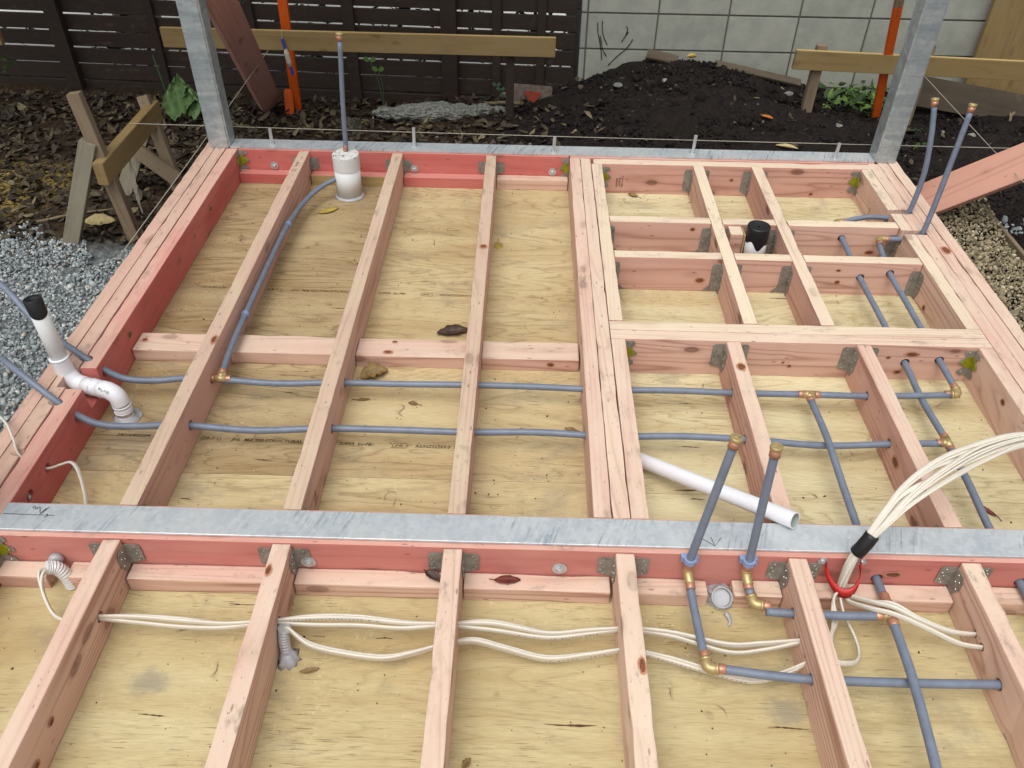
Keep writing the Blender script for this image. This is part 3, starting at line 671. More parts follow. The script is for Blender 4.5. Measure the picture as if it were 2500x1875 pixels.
# posts
for nm, x, y, lab, z0 in (('steel_post', -.409, 2.0, 'galvanised square post at the back left corner of the frame', .001), ('steel_post', 2.430, 2.0, 'galvanised square post at the back right corner of the frame', .001), ('steel_post', -.412, -.095, 'galvanised square post at the left end of the wide steel beam', .001), ('steel_post', 2.43, -.095, 'galvanised square post at the right end of the wide steel beam', .001)):
    bm = bmesh.new(); bmesh.ops.create_cube(bm, size=1); bmesh.ops.scale(bm, vec=(.089, .089, 2.3), verts=bm.verts)
    bmesh.ops.bevel(bm, geom=[e for e in bm.edges if abs(e.verts[0].co.z-e.verts[1].co.z) > 1], offset=.007, segments=3, affect='EDGES')
    me = bpy.data.meshes.new('post'); bm.to_mesh(me); bm.free()
    tag(link(nm, me, 'steel2', None, (x+.0445, y+.0445, z0+1.15)), lab, 'steel post')

# ------------------------------------------------------------------ brackets
def bracket(par, x, y, sx, sy, z0, z1, w1=.037, w2=.036, foot=.0):
    b = MB(); e = .0007; t_ = .0014
    o1 = [(x, z0), (x+sx*w1, z0+(.012 if not foot else -foot)), (x+sx*w1*(1.0), z1-.006), (x+sx*(w1-.006), z1), (x, z1)]
    if foot: o1 = [(x, z0), (x+sx*(w1+.022), z0), (x+sx*w1, z0+.02), (x+sx*w1, z1-.006), (x+sx*(w1-.006), z1), (x, z1)]
    b.plate([(q, y+sy*e, z) for q, z in o1], (0, sy, 0), t_)
    o2 = [(y+sy*e, z0), (y+sy*w2*.55, z0-.004), (y+sy*w2, z0+.03), (y+sy*w2, z1-.01), (y+sy*(w2-.008), z1), (y+sy*e, z1)]
    b.plate([(x+sx*e, q, z) for q, z in o2], (sx, 0, 0), t_)
    nz = 5
    for i in range(nz):
        z = z0+.012+(z1-z0-.022)*i/(nz-1); q = x+sx*(w1*(.78 if i % 2 else .62))
        b.cyl((q, y+sy*t_, z), (q, y+sy*(t_+.0025), z), .0031, .0022, n=8, mi=1)
        q = y+sy*(w2*(.75 if i % 2 else .45))
        if z > z0+.02: b.cyl((x+sx*t_, q, z), (x+sx*(t_+.0025), q, z), .0031, .0022, n=8, mi=1)
    return b.build('joist_hanger', ['hanger', 'nail'], par)
for x in (0, .4, .8):
    for sx in (-1, 1): bracket(JO[x], x+sx*h, 1.9895, sx, -1, -.088, -.030, .034, .03)
    bracket(JO[x], x+(h if x < .9 else -h), .0005, 1, 1, -.12, -.02, .034, .03)
for x in LO:
    for sx in (-1, 1): bracket(LO[x], x+sx*h, -.1040, sx, -1, -.088, -.018, .038, .04)
for J, x in ((G1, 1.649), (G2, 1.894)):
    for sx, xx in ((-1, x), (1, x+.0445)):
        bracket(J, xx, 1.9355, sx, -1, -.125, -.02, .03, .034)
for rn, y in (('A', 1.447), ('B', 1.195)):
    f_ = .0 if rn == 'A' else .001
    bracket(ROW[rn, 0], 1.6488, y, -1, -1, -.130, -.02, .032, .034, .001); bracket(ROW[rn, 0], 1.268, y, 1, -1, -.130, -.02, .022, .03, .001)
    bracket(ROW[rn, 1], 1.8937, y, -1, -1, -.130, -.02, .032, .034, .001); bracket(ROW[rn, 1], 1.6938, y, 1, -1, -.12, -.02, .028, .03)
    bracket(ROW[rn, 2], 2.3517, y, -1, -1, -.130, -.03, .032, .036, .001); bracket(ROW[rn, 2], 1.9387, y, 1, -1, -.12, -.02, .028, .03)
for x in (1.6, 2.0):
    bracket(JO['r', x], x-h, .7198, -1, -1, -.105, -.012, .036, .04); bracket(JO['r', x], x+h, .7198, 1, -1, -.105, -.012, .03, .03)
    bracket(JO['r', x], x-h, .0005, -1, 1, -.12, -.02, .034, .03)
def painted(par, x, y, sx, sy, zc):
    b = MB(); rn2 = random.Random(int(x*1000+y*77)); e = .0008
    for plane in (0, 1):
        pts = []
        for zz, w_ in ((.046, .012), (.046, .030), (.034, .038), (.026, .022), (.016, .026), (.006, .040), (-.004, .040), (-.012, .022), (-.020, .018), (-.030, .034), (-.040, .036), (-.050, .020), (-.050, .010), (-.05, .001), (.046, .001)):
            w2_ = max(.001, w_*rn2.uniform(.85, 1.1)) if w_ > .005 else w_
            pts.append((x+sx*w2_, y+sy*e, zc+zz) if plane == 0 else (x+sx*e, y+sy*w2_, zc+zz))
        b.plate(pts, (0, sy, 0) if plane == 0 else (sx, 0, 0), .0014, 0)
        pts = []
        for zz, w_ in ((.024, .002), (.022, .019), (.012, .026), (.006, .036), (-.006, .036), (-.012, .020), (-.018, .015), (-.02, .002)):
            w2_ = w_*rn2.uniform(.85, 1.08)
            pts.append((x+sx*w2_, y+sy*(e+.0015), zc+zz) if plane == 0 else (x+sx*(e+.0015), y+sy*w2_, zc+zz))
        b.plate(pts, (0, sy, 0) if plane == 0 else (sx, 0, 0), .0012, 1)
    for dz, w_ in ((.04, .02), (-.035, .022), (.001, .03)):
        b.cyl((x+sx*w_, y+sy*.002, zc+dz), (x+sx*w_, y+sy*.005, zc+dz), .0032, .002, n=8, mi=2)
    return tag(b.build('corner_bracket', ['hanger', 'yellow', 'nail'], par), 'grey corner bracket splashed with yellow green paint')
painted(FA, -.286, 1.9892, 1, -1, -.050); painted(FA, 1.1318, 1.9892, -1, -1, -.053)
painted(FB, 1.2682, 1.9355, 1, -1, -.062); painted(FB, 2.3515, 1.9355, -1, -1, -.058)
painted(FB, 1.2682, .7195, 1, -1, -.055); painted(FB, 2.3515, .7195, -1, -1, -.060); painted(FC, -.2865, -.1045, 1, -1, -.05)
for bx in ((-.2865,),):
    bolt_head((-.300, .064, -.056), (1, 0, 0), FA, .012)
# printed marks on timber and plywood
def ptext(s, x, y, sz, par, mat='inkb', sx=1.0): text(s, sz, mat, par, (x, y, FL+.0013), (1, -.012, 0), (.012, 1, 0), sx=sx, shear=.12)
TX = .0168
for yy, pl, mm in ((.374, plyA2, 'inkp'), (1.140, plyA2, 'inkb')):
    ptext('24016400204', -.215, yy+.004, TX, pl, mm, 1.05); ptext('(29-7.1)', .030, yy-.002, TX, pl, mm, 1.1)
    ptext('JNL  Mill 922 STRUCTURAL', .120, yy-.004, TX, pl, mm, 1.04)
    ptext('SUPER  Eo-F8/-', .431, yy-.009, TX, pl, mm, .96); ptext('AS/NZS2269.0  E', .650, yy-.012, TX, pl, mm, 1.0)
    lb = [(.584, yy-.020), (.586, yy-.006), (.592, yy-.001), (.626, yy-.002), (.628, yy-.014), (.622, yy-.021), (.584, yy-.020)]
    strokes('printed_logo', [[(x, y, FL+.0013) for x, y in lb]], .0006, mm, pl); ptext('JNL', .592, yy-.0105, .012, pl, mm, 1.3)
for i, s in enumerate(('PGF 11 H1.2', '- LOSP 08', 'SG8 PINE')):   # stamp, face of the far trimmer
    text(s, .0105, 'inkr', farlin, (1.338+.0115*(2-i), 1.9343, -.105), (0, 0, 1), (-1, 0, 0), 'stamp', sx=.95)
for i, s in enumerate(('H1.2 SG8', 'PINE 08')):
    text(s, .009, 'inkr', rlin, (2.3508, 1.74-.011*i, -.105), (0, 0, 1), (0, 1, 0), 'stamp', sx=.9)
for i, s in enumerate(('SG8 H1.2', 'LOSP PINE', '08 11')):
    text(s, .011, 'inkr', JO[.4], (.4233, .105+.012*i, -.105), (0, 0, 1), (0, -1, 0), 'stamp', sx=.9)
def scr(par, pts, mat='ink', r=.0006): return strokes('pencil_mark', pts, r, mat, par)
z_ = .0012
scr(JO[0], [[(-.012, 1.80, z_), (.004, 1.795, z_), (.006, 1.812, z_), (-.010, 1.815, z_), (-.012, 1.80, z_)], [(-.012, 1.84, z_), (.006, 1.85, z_)], [(-.008, 1.86, z_), (.006, 1.87, z_), (-.010, 1.88, z_)], [(-.004, 1.84, z_), (-.002, 1.885, z_)], [(0, 1.91, z_), (.008, 1.92, z_), (.0, 1.94, z_)]])
M['split'] = plain('dark veneer split', S('#4a3220'), .9, 0, .1, .4, 80, 0, S('#6d4a34'))
rs_ = random.Random(21)
for x, y, L_ in [(0.155, -0.46, 0.063), (1.013, -0.455, 0.115), (1.485, -0.448, 0.091), (0.202, 0.293, 0.054), (0.044, 0.141, 0.034), (0.22, 0.581, 0.051), (0.268, -0.181, 0.073), (0.633, 1.581, 0.07), (1.403, 0.388, 0.067), (1.41, 0.188, 0.042), (0.63, -0.262, 0.041), (1.429, 0.576, 0.047), (0.993, 1.623, 0.052), (1.83, 1.16, 0.131), (1.37, 0.219, 0.135), (-0.117, 1.315, 0.058), (0.277, 1.033, 0.058)]:
    par = (plyC1 if x < 1.2 else plyC2) if y < 0 else (((plyA2 if x < .4 else plyA3) if y > .24 else plyA1) if x < 1.2 else (plyB2 if y > .21 else plyB1))
    n_ = 12; up_, dn_ = [], []
    for i in range(n_+1):
        t_ = i/n_; h_ = (.0022 if L_ < .1 else .003)*math.sin(math.pi*t_)**.7*rs_.uniform(.3, 1.1)+.0002; yc_ = y+.0015*math.sin(t_*4+x*9)
        up_.append((x+L_*t_, yc_+h_, FL+.0011)); dn_.append((x+L_*t_, yc_-h_*rs_.uniform(.4, 1), FL+.0011))
    MB().poly(dn_+up_[::-1]).build('veneer_split', 'split', par)
M['knot'] = plain('knot heart', S('#7d5138'), .7, 0, .2, .5, 150, 0, S('#5d3725')); M['knotr'] = plain('knot rim', S('#aa7459'), .7, 0, .2, .5, 150, 0, S('#b8866c'))
rk_ = random.Random(8)
def knot(par, c, ax, a, b_, dark=0):
    c = V(c); m = MB(); n_ = 18; rg = []
    u_, w_ = {'y': (V((1, 0, 0)), V((0, 0, 1))), 'x': (V((0, 1, 0)), V((0, 0, 1))), 'z': (V((0, 1, 0)), V((1, 0, 0)))}[ax[0]]
    nn = {'y': V((0, -1, 0)), 'x': V((1, 0, 0)), 'z': V((0, 0, 1))}[ax[0]]*(-1 if ax[-1] == '-' else 1)
    for k, (f_, h_) in enumerate(((1.0, .0008), (.72, .0011), (.30, .0011))):
        rg += [c+nn*h_+(u_*a*math.cos(2*math.pi*j/n_)+w_*b_*math.sin(2*math.pi*j/n_))*f_*rk_.uniform(.86, 1.08) for j in range(n_)]
    m.add(rg, [(k*n_+j, k*n_+(j+1) % n_, (k+1)*n_+(j+1) % n_, (k+1)*n_+j) for k in range(1) for j in range(n_)], 1)
    m.add(rg, [(n_+j, n_+(j+1) % n_, 2*n_+(j+1) % n_, 2*n_+j) for j in range(n_)]+[tuple(2*n_+j for j in range(n_))], 0)
    return m.build('knot', ['knot', 'knotr'], par)
for par, c, ax, a, b_ in ((LO[0], (.0225, -.516, -.065), 'x', .012, .009), (LO[0], (.0225, -.60, -.085), 'x', .02, .010), (tb, (2.159, .7202, -.034), 'y', .026, .010), (tb, (2.134, .7202, -.105), 'y', .014, .009), (tb, (2.09, .7202, -.048), 'y', .008, .006), (tb, (1.792, .7202, -.092), 'y', .008, .006), (tb, (1.77, .7202, -.078), 'y', .006, .004),
        (ROW['B', 2], (2.071, 1.1952, -.083), 'y', .011, .009), (ROW['B', 2], (2.063, 1.1952, -.034), 'y', .010, .006), (ROW['A', 0], (1.582, 1.4472, -.026), 'y', .011, .009), (ROW['B', 0], (1.581, 1.1952, -.089), 'y', .020, .012), (ROW['A', 2], (2.269, 1.4472, -.108), 'y', .020, .010),
        (farlin, (1.822, 1.9362, -.063), 'y', .010, .008), (farlin, (2.172, 1.9362, -.118), 'y', .011, .008), (JO['r', 2.0], (1.9775, .288, -.073), 'x-', .024, .017), (rlin, (2.352, 1.089, -.112), 'x-', .012, .012), (FB, (2.352, .511, -.04), 'x-', .014, .011),
        (FA, (1.041, .7162, -.108), 'y', .014, .010), (FA, (-.287, 1.571, -.057), 'x', .016, .016), (FA, (-.287, .735, -.045), 'x', .018, .014), (FA, (-.287, 1.368, -.061), 'x', .007, .007),
        (JO[0], (.012, .661, 0.0005), 'z', .024, .010), (FA, (.524, .735, -.0892), 'z', .009, .018), (FA, (.539, .789, -.0892), 'z', .006, .010), (JO['r', 1.6], (1.600, .594, .0005), 'z', .020, .015), (FA, (-.262, .767, -.0892), 'z', .010, .010), (FB, (2.466, 1.292, .0005), 'z', .028, .018),
        (LO[.4], (.388, -.182, .0005), 'z', .018, .008), (LO[1.2], (1.212, -.393, .0005), 'z', .022, .009), (JO[.8], (.803, 1.242, .0005), 'z', .016, .016), (SBm, (1.837, -.1037, -.054), 'y', .024, .012)):
    knot(par, c, ax, a, b_)
cut_all()

# ================================================================== PIPES
PR = .0098
def tube(name, pts, r, mat, par, n=12, sm=6): return MB().tube(cr(pts, sm), r, n).build(name, mat, par, True)
def sleeve(p, d, par, L=.020, r=.0117, mat='copper', name='copper_sleeve'):
    p, d = V(p), V(d).normalized(); b = MB()
    b.tube([p, p+d*.002, p+d*(L-.002), p+d*L], [r*.93, r, r, r*.93], 16); return b.build(name, mat, par, True)
def elbow(p, d1, d2, par, arm=.020, r=.0124):
    p, d1, d2 = V(p), V(d1).normalized(), V(d2).normalized(); b = MB()
    b.tube(cr([p+d1*arm, p+d1*arm*.5, p+(d1+d2)*arm*.14, p+d2*arm*.5, p+d2*arm], 5), r, 16)
    for d in (d1, d2): b.tube([p+d*arm*.8, p+d*(arm+.003)], r*1.1, 16)
    o = b.build('elbow', 'brass', par, True)
    for d in (d1, d2): sleeve(p+d*(arm+.003), d, par, .016, .0116)
    return o
def tee(p, dm, db, par, arm=.018, r=.0121):
    p, dm, db = V(p), V(dm).normalized(), V(db).normalized(); b = MB()
    b.tube([p-dm*arm, p+dm*arm], r, 16); b.tube([p, p+db*arm], r, 16)
    b.tube(cr([p-dm*.003, p+(dm+db)*.010, p+db*.016], 3), r*.75, 10)
    o = b.build('tee', 'brass', par, True)
    for d in (dm, -dm, db): sleeve(p+d*(arm-.002), d, par, .016, .0116)
    return o
def endcap(p, d, par):
    p, d = V(p), V(d).normalized(); b = MB()
    b.tube([p-d*.028, p-d*.008], .0122, 18, 0); b.tube([p-d*.010, p-d*.008, p-d*.002, p], [.0125, .0138, .0138, .0128], 20, 1)
    b.box(p+V((-.009, -.0012, -.0005)), p+V((.009, .0012, .001)), 1)
    return b.build('end_cap', ['copper', 'brass'], par, True)
def clip(p, par, ax):
    p, ax = V(p), V(ax).normalized(); b = MB()
    for o_ in (-.007, .003): b.tube([p+ax*o_, p+ax*(o_+.004)], .0132, 14)
    b.tube([p-ax*.004, p+ax*.004], .012, 12); return b.build('pipe_clip', 'clip', par)
# pipe A : far long run with branch to the white sleeve
WA = thing('water_pipe', 'blue grey pipe run through the joists further from the wide steel beam', 'water pipe', (1.0, PA, PZ-.02))
tube('pipe', [(-1.05, .62, -.355), (-.98, .66, -.32), (-.90, .78, -.10), (-.76, .80, .12), (-.6, .699, .159), (-.47, .606, .085), (-.36, .566, .012), (-.287, .548, -.036), (-.23, .545, -.066), (-.15, .548, -.072), (-.06, .556, PZ), (.02, .556, PZ)], PR, 'pipe', WA)
tube('pipe', [(.05, .556, PZ), (.22, .551, PZ-.006), (.4, .557, PZ-.002), (.6, .564, PZ-.007), (.8, .560, PZ), (1.0, .566, PZ-.006), (1.2, .552, PZ)], PR, 'pipe', WA)
tube('pipe', [(1.2, .552, PZ), (1.4, .556, PZ+.002), (1.6, .554, PZ), (1.79, .556, PZ)], PR, 'pipe', WA)
tube('pipe', [(1.825, .556, PZ), (2.0, .556, PZ), (2.235, .57, PZ)], PR, 'pipe', WA)
tee((.048, .558, PZ+.002), (1, 0, 0), (0.02, .9, .3), WA)
tube('pipe', [(.049, .575, PZ+.008), (.043, .70, -.054), (.041, .866, -.052), (.040, 1.2, -.053), (.042, 1.464, -.058), (.055, 1.66, -.072), (.098, 1.79, -.068), (.165, 1.845, -.050)], PR, 'pipe', WA, sm=8)
clip((.041, .866, -.052), WA, (0, 1, 0)); clip((.042, 1.464, -.058), WA, (0, 1, 0))
tee((1.807, .556, PZ), (1, 0, 0), (0, -1, 0), WA)
tube('pipe', [(1.807, .535, PZ), (1.803, .35, PZ+.016), (1.800, .18, PZ+.01), (1.803, -.02, PZ-.004), (1.805, -.14, PZ-.006), (1.803, -.162, PZ)], PR, 'pipe', WA)
elbow((2.256, .573, PZ), (-1, 0, 0), (-.02, .9, .12), WA)
tube('pipe', [(2.256, .59, PZ+.003), (2.250, .72, -.055), (2.248, 1.0, -.047), (2.247, 1.2, -.042), (2.268, 1.395, -.036)], PR, 'pipe', WA)
elbow((2.273, 1.418, -.032), (-.1, -1, -.02), (1, .0, .0), WA)
tube('pipe', [(2.295, 1.418, -.032), (2.36, 1.417, -.030), (2.40, 1.417, -.028), (2.424, 1.417, -.012), (2.430, 1.417, .03), (2.438, 1.427, .14), (2.452, 1.452, .30), (2.463, 1.473, .44)], PR, 'pipe', WA)
endcap((2.4650, 1.478, .464), (.07, .15, 1), WA)
# pipe B : near long run
WB = thing('water_pipe', 'blue grey pipe run through the joists nearer the wide steel beam', 'water pipe', (1.0, PB, PZ-.02))
tube('pipe', [(-1.02, .45, -.355), (-.95, .48, -.33), (-.86, .56, -.20), (-.74, .60, -.05), (-.6, .554, -.004), (-.47, .435, .058), (-.365, .378, .015), (-.287, .352, -.038), (-.22, .345, -.066), (-.12, .350, -.072), (0, .355, PZ), (.2, .349, PZ-.008), (.4, .356, PZ), (.6, .364, PZ-.006), (.8, .358, PZ-.002), (1.0, .366, PZ-.003), (1.2, .352, PZ)], PR, 'pipe', WB)
tube('pipe', [(1.2, .352, PZ), (1.4, .358, PZ+.004), (1.6, .355, PZ), (1.80, .352, PZ-.012), (2.0, .354, PZ), (2.125, .360, PZ)], PR, 'pipe', WB)
tee((2.146, .362, PZ), (0, 1, .02), (-1, 0, 0), WB)
tube('pipe', [(2.146, .38, PZ), (2.148, .56, PZ-.012), (2.148, .72, PZ-.002), (2.147, 1.0, -.066), (2.146, 1.2, -.062), (2.150, 1.45, -.048), (2.152, 1.53, -.043)], PR, 'pipe', WB)
elbow((2.153, 1.553, -.040), (0, -1, 0), (1, 0, .02), WB)
tube('pipe', [(2.178, 1.553, -.038), (2.28, 1.574, -.026), (2.37, 1.573, -.028), (2.41, 1.573, -.020), (2.428, 1.573, .0), (2.434, 1.573, .05), (2.440, 1.585, .16), (2.431, 1.613, .29), (2.415, 1.638, .395)], PR, 'pipe', WB)
endcap((2.412, 1.643, .418), (-.13, .22, 1), WB)
tube('pipe', [(2.145, .342, PZ), (2.135, .2, PZ+.012), (2.135, .05, PZ), (2.143, -.05, PZ-.004), (2.143, -.15, PZ-.004), (2.15, -.5, -.06), (2.15, -1.6, -.06)], PR, 'pipe', WB)
# front pipes
WC = thing('water_pipe', 'thick grey pipe running towards the camera over the front bay with copper joints', 'water pipe', (1.78, -.8, -.06))
sleeve((1.8035, -.152, -.068), (-.05, -1, .12), WC, .024); sleeve((1.801, -.176, -.065), (-.05, -1, .12), WC, .016, .0155); sleeve((1.799, -.192, -.063), (-.05, -1, .12), WC, .016, .0145)
tee((1.7965, -.213, -.060), (.05, 1, -.1), (-1, 0, -.12), WC)
tube('pipe', [(1.796, -.228, -.058), (1.790, -.30, -.048), (1.784, -.39, -.044), (1.772, -.52, -.046), (1.752, -.70, -.05), (1.73, -1.0, -.05), (1.72, -1.7, -.055)], PR*1.06, 'pipe', WC, 14)
sleeve((1.796, -.226, -.058), (-.05, -1, .1), WC, .02, .0125)
tube('pipe', [(1.52, -.206, -.070), (1.6, -.211, -.068), (1.69, -.214, -.066), (1.785, -.214, -.063)], PR, 'pipe', WC)
WS = []
for (x, y, lab) in ((1.349, -.118, 'capped pipe stub left of its twin above the front ledge of the wide steel beam'), (1.485, -.118, 'capped pipe stub right of its twin and nearer the red cable strap')):
    T = thing('pipe_stub', lab, 'water pipe', (x, y, -.09)); WS.append(T)
    left = x < 1.4
    top = (1.394, -.085, .362) if left else (1.482, -.082, .337)
    dv = V(top)-V((x, y, .0))
    tube('pipe', [V((x, y, -.012)), V((x, y, 0)), V((x, y, 0))+dv*.5, V(top)-dv.normalized()*.012], PR, 'pipe', T, 14)
    endcap(top, dv, T)
    b = MB(); b.tube([(x, y, -.010), (x, y, .004)], .0145, 16); b.box((x-.020, -.1165, -.012), (x+.020, -.1035, .003)); b.cyl((x+.015, -.1165, -.008), (x+.015, -.122, -.008), .004, n=8); b.build('pipe_clip', 'clip', T)
    sleeve((x, y, -.036), (0, 0, 1), T, .022); 
    b = MB(); b.tube(cr([(x, y, -.030), (x, y-.002, -.040), (x+.002, y-.014, -.050), (x+.004, y-.026, -.056)], 4), .0121, 14); b.build('elbow', 'brass', T, True)
    if left:
        sleeve((x+.004, y-.022, -.055), (.02, -1, -.2), T)
        tube('pipe', [(x+.004, y-.04, -.059), (1.356, -.22, -.066), (1.361, -.325, -.069)], PR, 'pipe', T)
        elbow((1.363, -.352, -.070), (-.02, 1, .02), (1, -.04, 0), T)
        tube('pipe', [(1.39, -.353, -.070), (1.5, -.366, -.070), (1.6, -.373, -.069), (1.8, -.372, -.073), (2.0, -.370, -.072), (2.3, -.37, -.07)], PR, 'pipe', T)
    else:
        sleeve((x+.003, y-.020, -.055), (.05, -1, -.2), T, .018)
        tube('pipe', [(x+.004, y-.034, -.058), (x+.007, y-.052, -.063)], PR, 'pipe', T)
        elbow((1.495, -.188, -.068), (-.1, 1, .1), (1, -.12, 0), T, .018)
# white sleeve with riser at the far rim
T = thing('pipe_sleeve', 'upright white drain sleeve with dirty cap by the far red rim', 'drain pipe', (.203, 1.862, FL))
cx, cy = .203, 1.860
b = MB(); b.tube([(cx, cy, FL), (cx+.002, cy, -.002)], .0535, 36); b.build('sleeve_wall', 'pvc', T, True)
b = MB(); b.tube([(cx+.002, cy, -.010), (cx+.002, cy, .046)], .0553, 36); b.tube([(cx+.002, cy, .046), (cx+.002, cy, .052), (cx+.002, cy, .0535)], [.0551, .054, .051], 36, 1); b.build('cap', ['pvc', 'pvcdirt'], T)
b = MB(); b.tube([(cx, cy, FL), (cx, cy, FL+.004), (cx, cy, FL+.010)], [.064, .0625, .055], 40, wob=.03); b.build('sealant', 'silic', T, True)
tube('pipe', [(cx+.002, cy+.022, .05), (cx+.012, cy+.022, .25), (cx+.030, cy+.022, .50)], .0096, 'pipe', T)
sleeve((cx, cy+.022, .05), (.07, 0, 1), T, .03, .0105); endcap((cx+.0305, cy+.022, .525), (.08, 0, 1), T)
# capped white waste in the grid
T = thing('waste_pipe', 'white waste pipe stub wrapped with black tape in the gridded bay', 'drain pipe', (1.812, 1.38, FL))
wx, wy = 1.809, 1.385
MB().tube([(wx+.004, wy, FL), (wx, wy, .0)], .0405, 32).build('pipe', 'pvc', T, True)
b = MB(); pts = []; n_ = 40
for j in range(n_):
    a = 2*math.pi*j/n_; lo = -.034+.010*math.sin(5*a)+.012*math.sin(2*a+1)-(.03 if 5.6 < a < 6.1 else 0)
    for zz, rr in ((lo, .0412), (.026, .0420), (.031, .0405), (.0315, .034), (.028, .03), (.027, .004)): pts.append((wx+rr*math.cos(a), wy+rr*math.sin(a), zz))
b.add(pts, [(j*6+i, ((j+1) % n_)*6+i, ((j+1) % n_)*6+i+1, j*6+i+1) for j in range(n_) for i in range(5)]); b.build('tape_wrap', 'tape', T, True)
# swan neck drain at the left rim
T = thing('drain_bend', 'white drain bend rising over the notched left rim with black taped top', 'drain pipe', (-.215, .447, FL))
p0 = V((-.372, .498, .012)); p1 = V((-.392, .520, .225))
b = MB(); b.tube([p0, p1], 0.0230, 28); b.build('pipe', 'pvc', T, True)
b = MB(); pts = []; n_ = 28; ax_ = (p1-p0).normalized(); u_ = ax_.cross(V((0, 1, 0))).normalized(); v_ = ax_.cross(u_)
for j in range(n_):
    a = 2*math.pi*j/n_; lo = -.030-.016*math.sin(a-.6)
    for zz, rr in ((lo, .0238), (.010, .0245), (.012, .0225), (.004, .018), (.003, .001)): pts.append(p1+ax_*zz+(u_*math.cos(a)+v_*math.sin(a))*rr)
b.add(pts, [(j*5+i, ((j+1) % n_)*5+i, ((j+1) % n_)*5+i+1, j*5+i+1) for j in range(n_) for i in range(4)]); b.build('tape_wrap', 'tape', T, True)
b = MB(); b.tube(cr([(-.3745, .499, .045), (-.3725, .4985, .018), (-.367, .496, -.010), (-.345, .488, -.034), (-.318, .480, -.038)], 6), 0.0258, 28); b.tube([(-.3745, .499, .044), (-.3748, .4993, .050)], 0.0268, 28); b.build('elbow', 'pvc2', T, True)
b = MB(); b.tube([(-.32, .480, -.038), (-.262, .463, -.036)], 0.0251, 28)
for a_ in ((-.292, .4720), (-.262, .463)): b.tube([(a_[0], a_[1], -.0365), (a_[0]+.0035, a_[1]-.001, -.0365)], 0.0263, 28)
b.build('coupling', 'pvc2', T, True)
b = MB(); b.tube(cr([(-.262, .463, -.036), (-.238, .456, -.037), (-.218, .450, -.050), (-.211, .447, -.078)], 6), 0.0255, 28)
b.tube([(-.211, .447, -.077), (-.211, .447, -.082)], 0.0268, 28); b.tube([(-.211, .447, -.082), (-.212, .447, -.112)], 0.0249, 28); b.tube([(-.212, .447, -.100), (-.212, .447, -.104)], 0.0262, 28); b.tube([(-.212, .447, -.112), (-.212, .447, FL)], 0.0234, 28)
b.build('elbow', 'pvc2', T, True)
b = MB(); b.tube([(-.212, .447, FL), (-.212, .446, FL+.003), (-.212, .447, FL+.012)], [.042, .038, .028], 30, wob=.08); b.build('sealant', 'silic', T, True)
text('100 |||| SN [||]', .010, 'ink', T, (-.2600, .4435, -.0165), (1, -.33, -.18), (.2, .72, .72), sx=.62)
# loose pipe
T = thing('loose_pipe', 'loose white drain pipe leaning on the wide steel beam beside the triple bearer', 'drain pipe', (1.44, .14, FL))
pa, pb = V((1.272, .318, -.1135)), V((1.605, -.022, .0335))
d_ = (pb-pa).normalized(); b = MB(); n_ = 32
b.tube([pa, pb], .0205, n_, 0, caps=False); b.tube([pb, pb-d_*.25], .0180, n_, 1, caps=False)
u_ = d_.cross(V((0, 0, 1))).normalized(); v_ = d_.cross(u_)
rg = []
for rr in (.0205, .0180): rg += [pb+(u_*math.cos(2*math.pi*j/n_)+v_*math.sin(2*math.pi*j/n_))*rr for j in range(n_)]
b.add(rg, [(j, (j+1) % n_, n_+(j+1) % n_, n_+j) for j in range(n_)], 0); b.build('pipe', ['pvc2', 'pvcin'], T, True)
# open socket at the front ledge
T = thing('floor_socket', 'open grey floor waste socket set in a gap of the front ledge', 'drain pipe', (1.436, -.142, FL))
n_ = 28; b = MB(); ax_ = V((.0, -.55, .83)).normalized(); p_ = V((1.437, -.128, FL+.004)); u_ = V((1, 0, 0)); v_ = ax_.cross(u_)
prof = [(.0255, -.012), (.0258, .030), (.0250, .0325), (.0222, .032), (.0212, .024), (.0205, -.030), (.0005, -.030)]
pts = [p_+ax_*z+(u_*math.cos(2*math.pi*q/n_)+v_*math.sin(2*math.pi*q/n_))*r_ for q in range(n_) for r_, z in prof]
b.add(pts, [(q*7+i, ((q+1) % n_)*7+i, ((q+1) % n_)*7+i+1, q*7+i+1) for q in range(n_) for i in range(4)]); b.add(pts, [(q*7+i, ((q+1) % n_)*7+i, ((q+1) % n_)*7+i+1, q*7+i+1) for q in range(n_) for i in (4, 5)], 1); b.build('socket', ['silic', 'dark'], T, True)
b = MB(); b.tube([p_-ax_*.006, p_+ax_*.004, p_+ax_*.020], [.042, .034, .0255], 26, wob=.16); b.build('sealant', 'silic', T)
b = MB(); b.tube(cr([(1.446, -.172, FL+.005), (1.452, -.19, FL+.004), (1.447, -.205, FL+.003)], 4), [.007, .006, .006, .005, .005, .004, .004, .003, .002], 6); b.build('sealant_drip', 'silic', T, True)

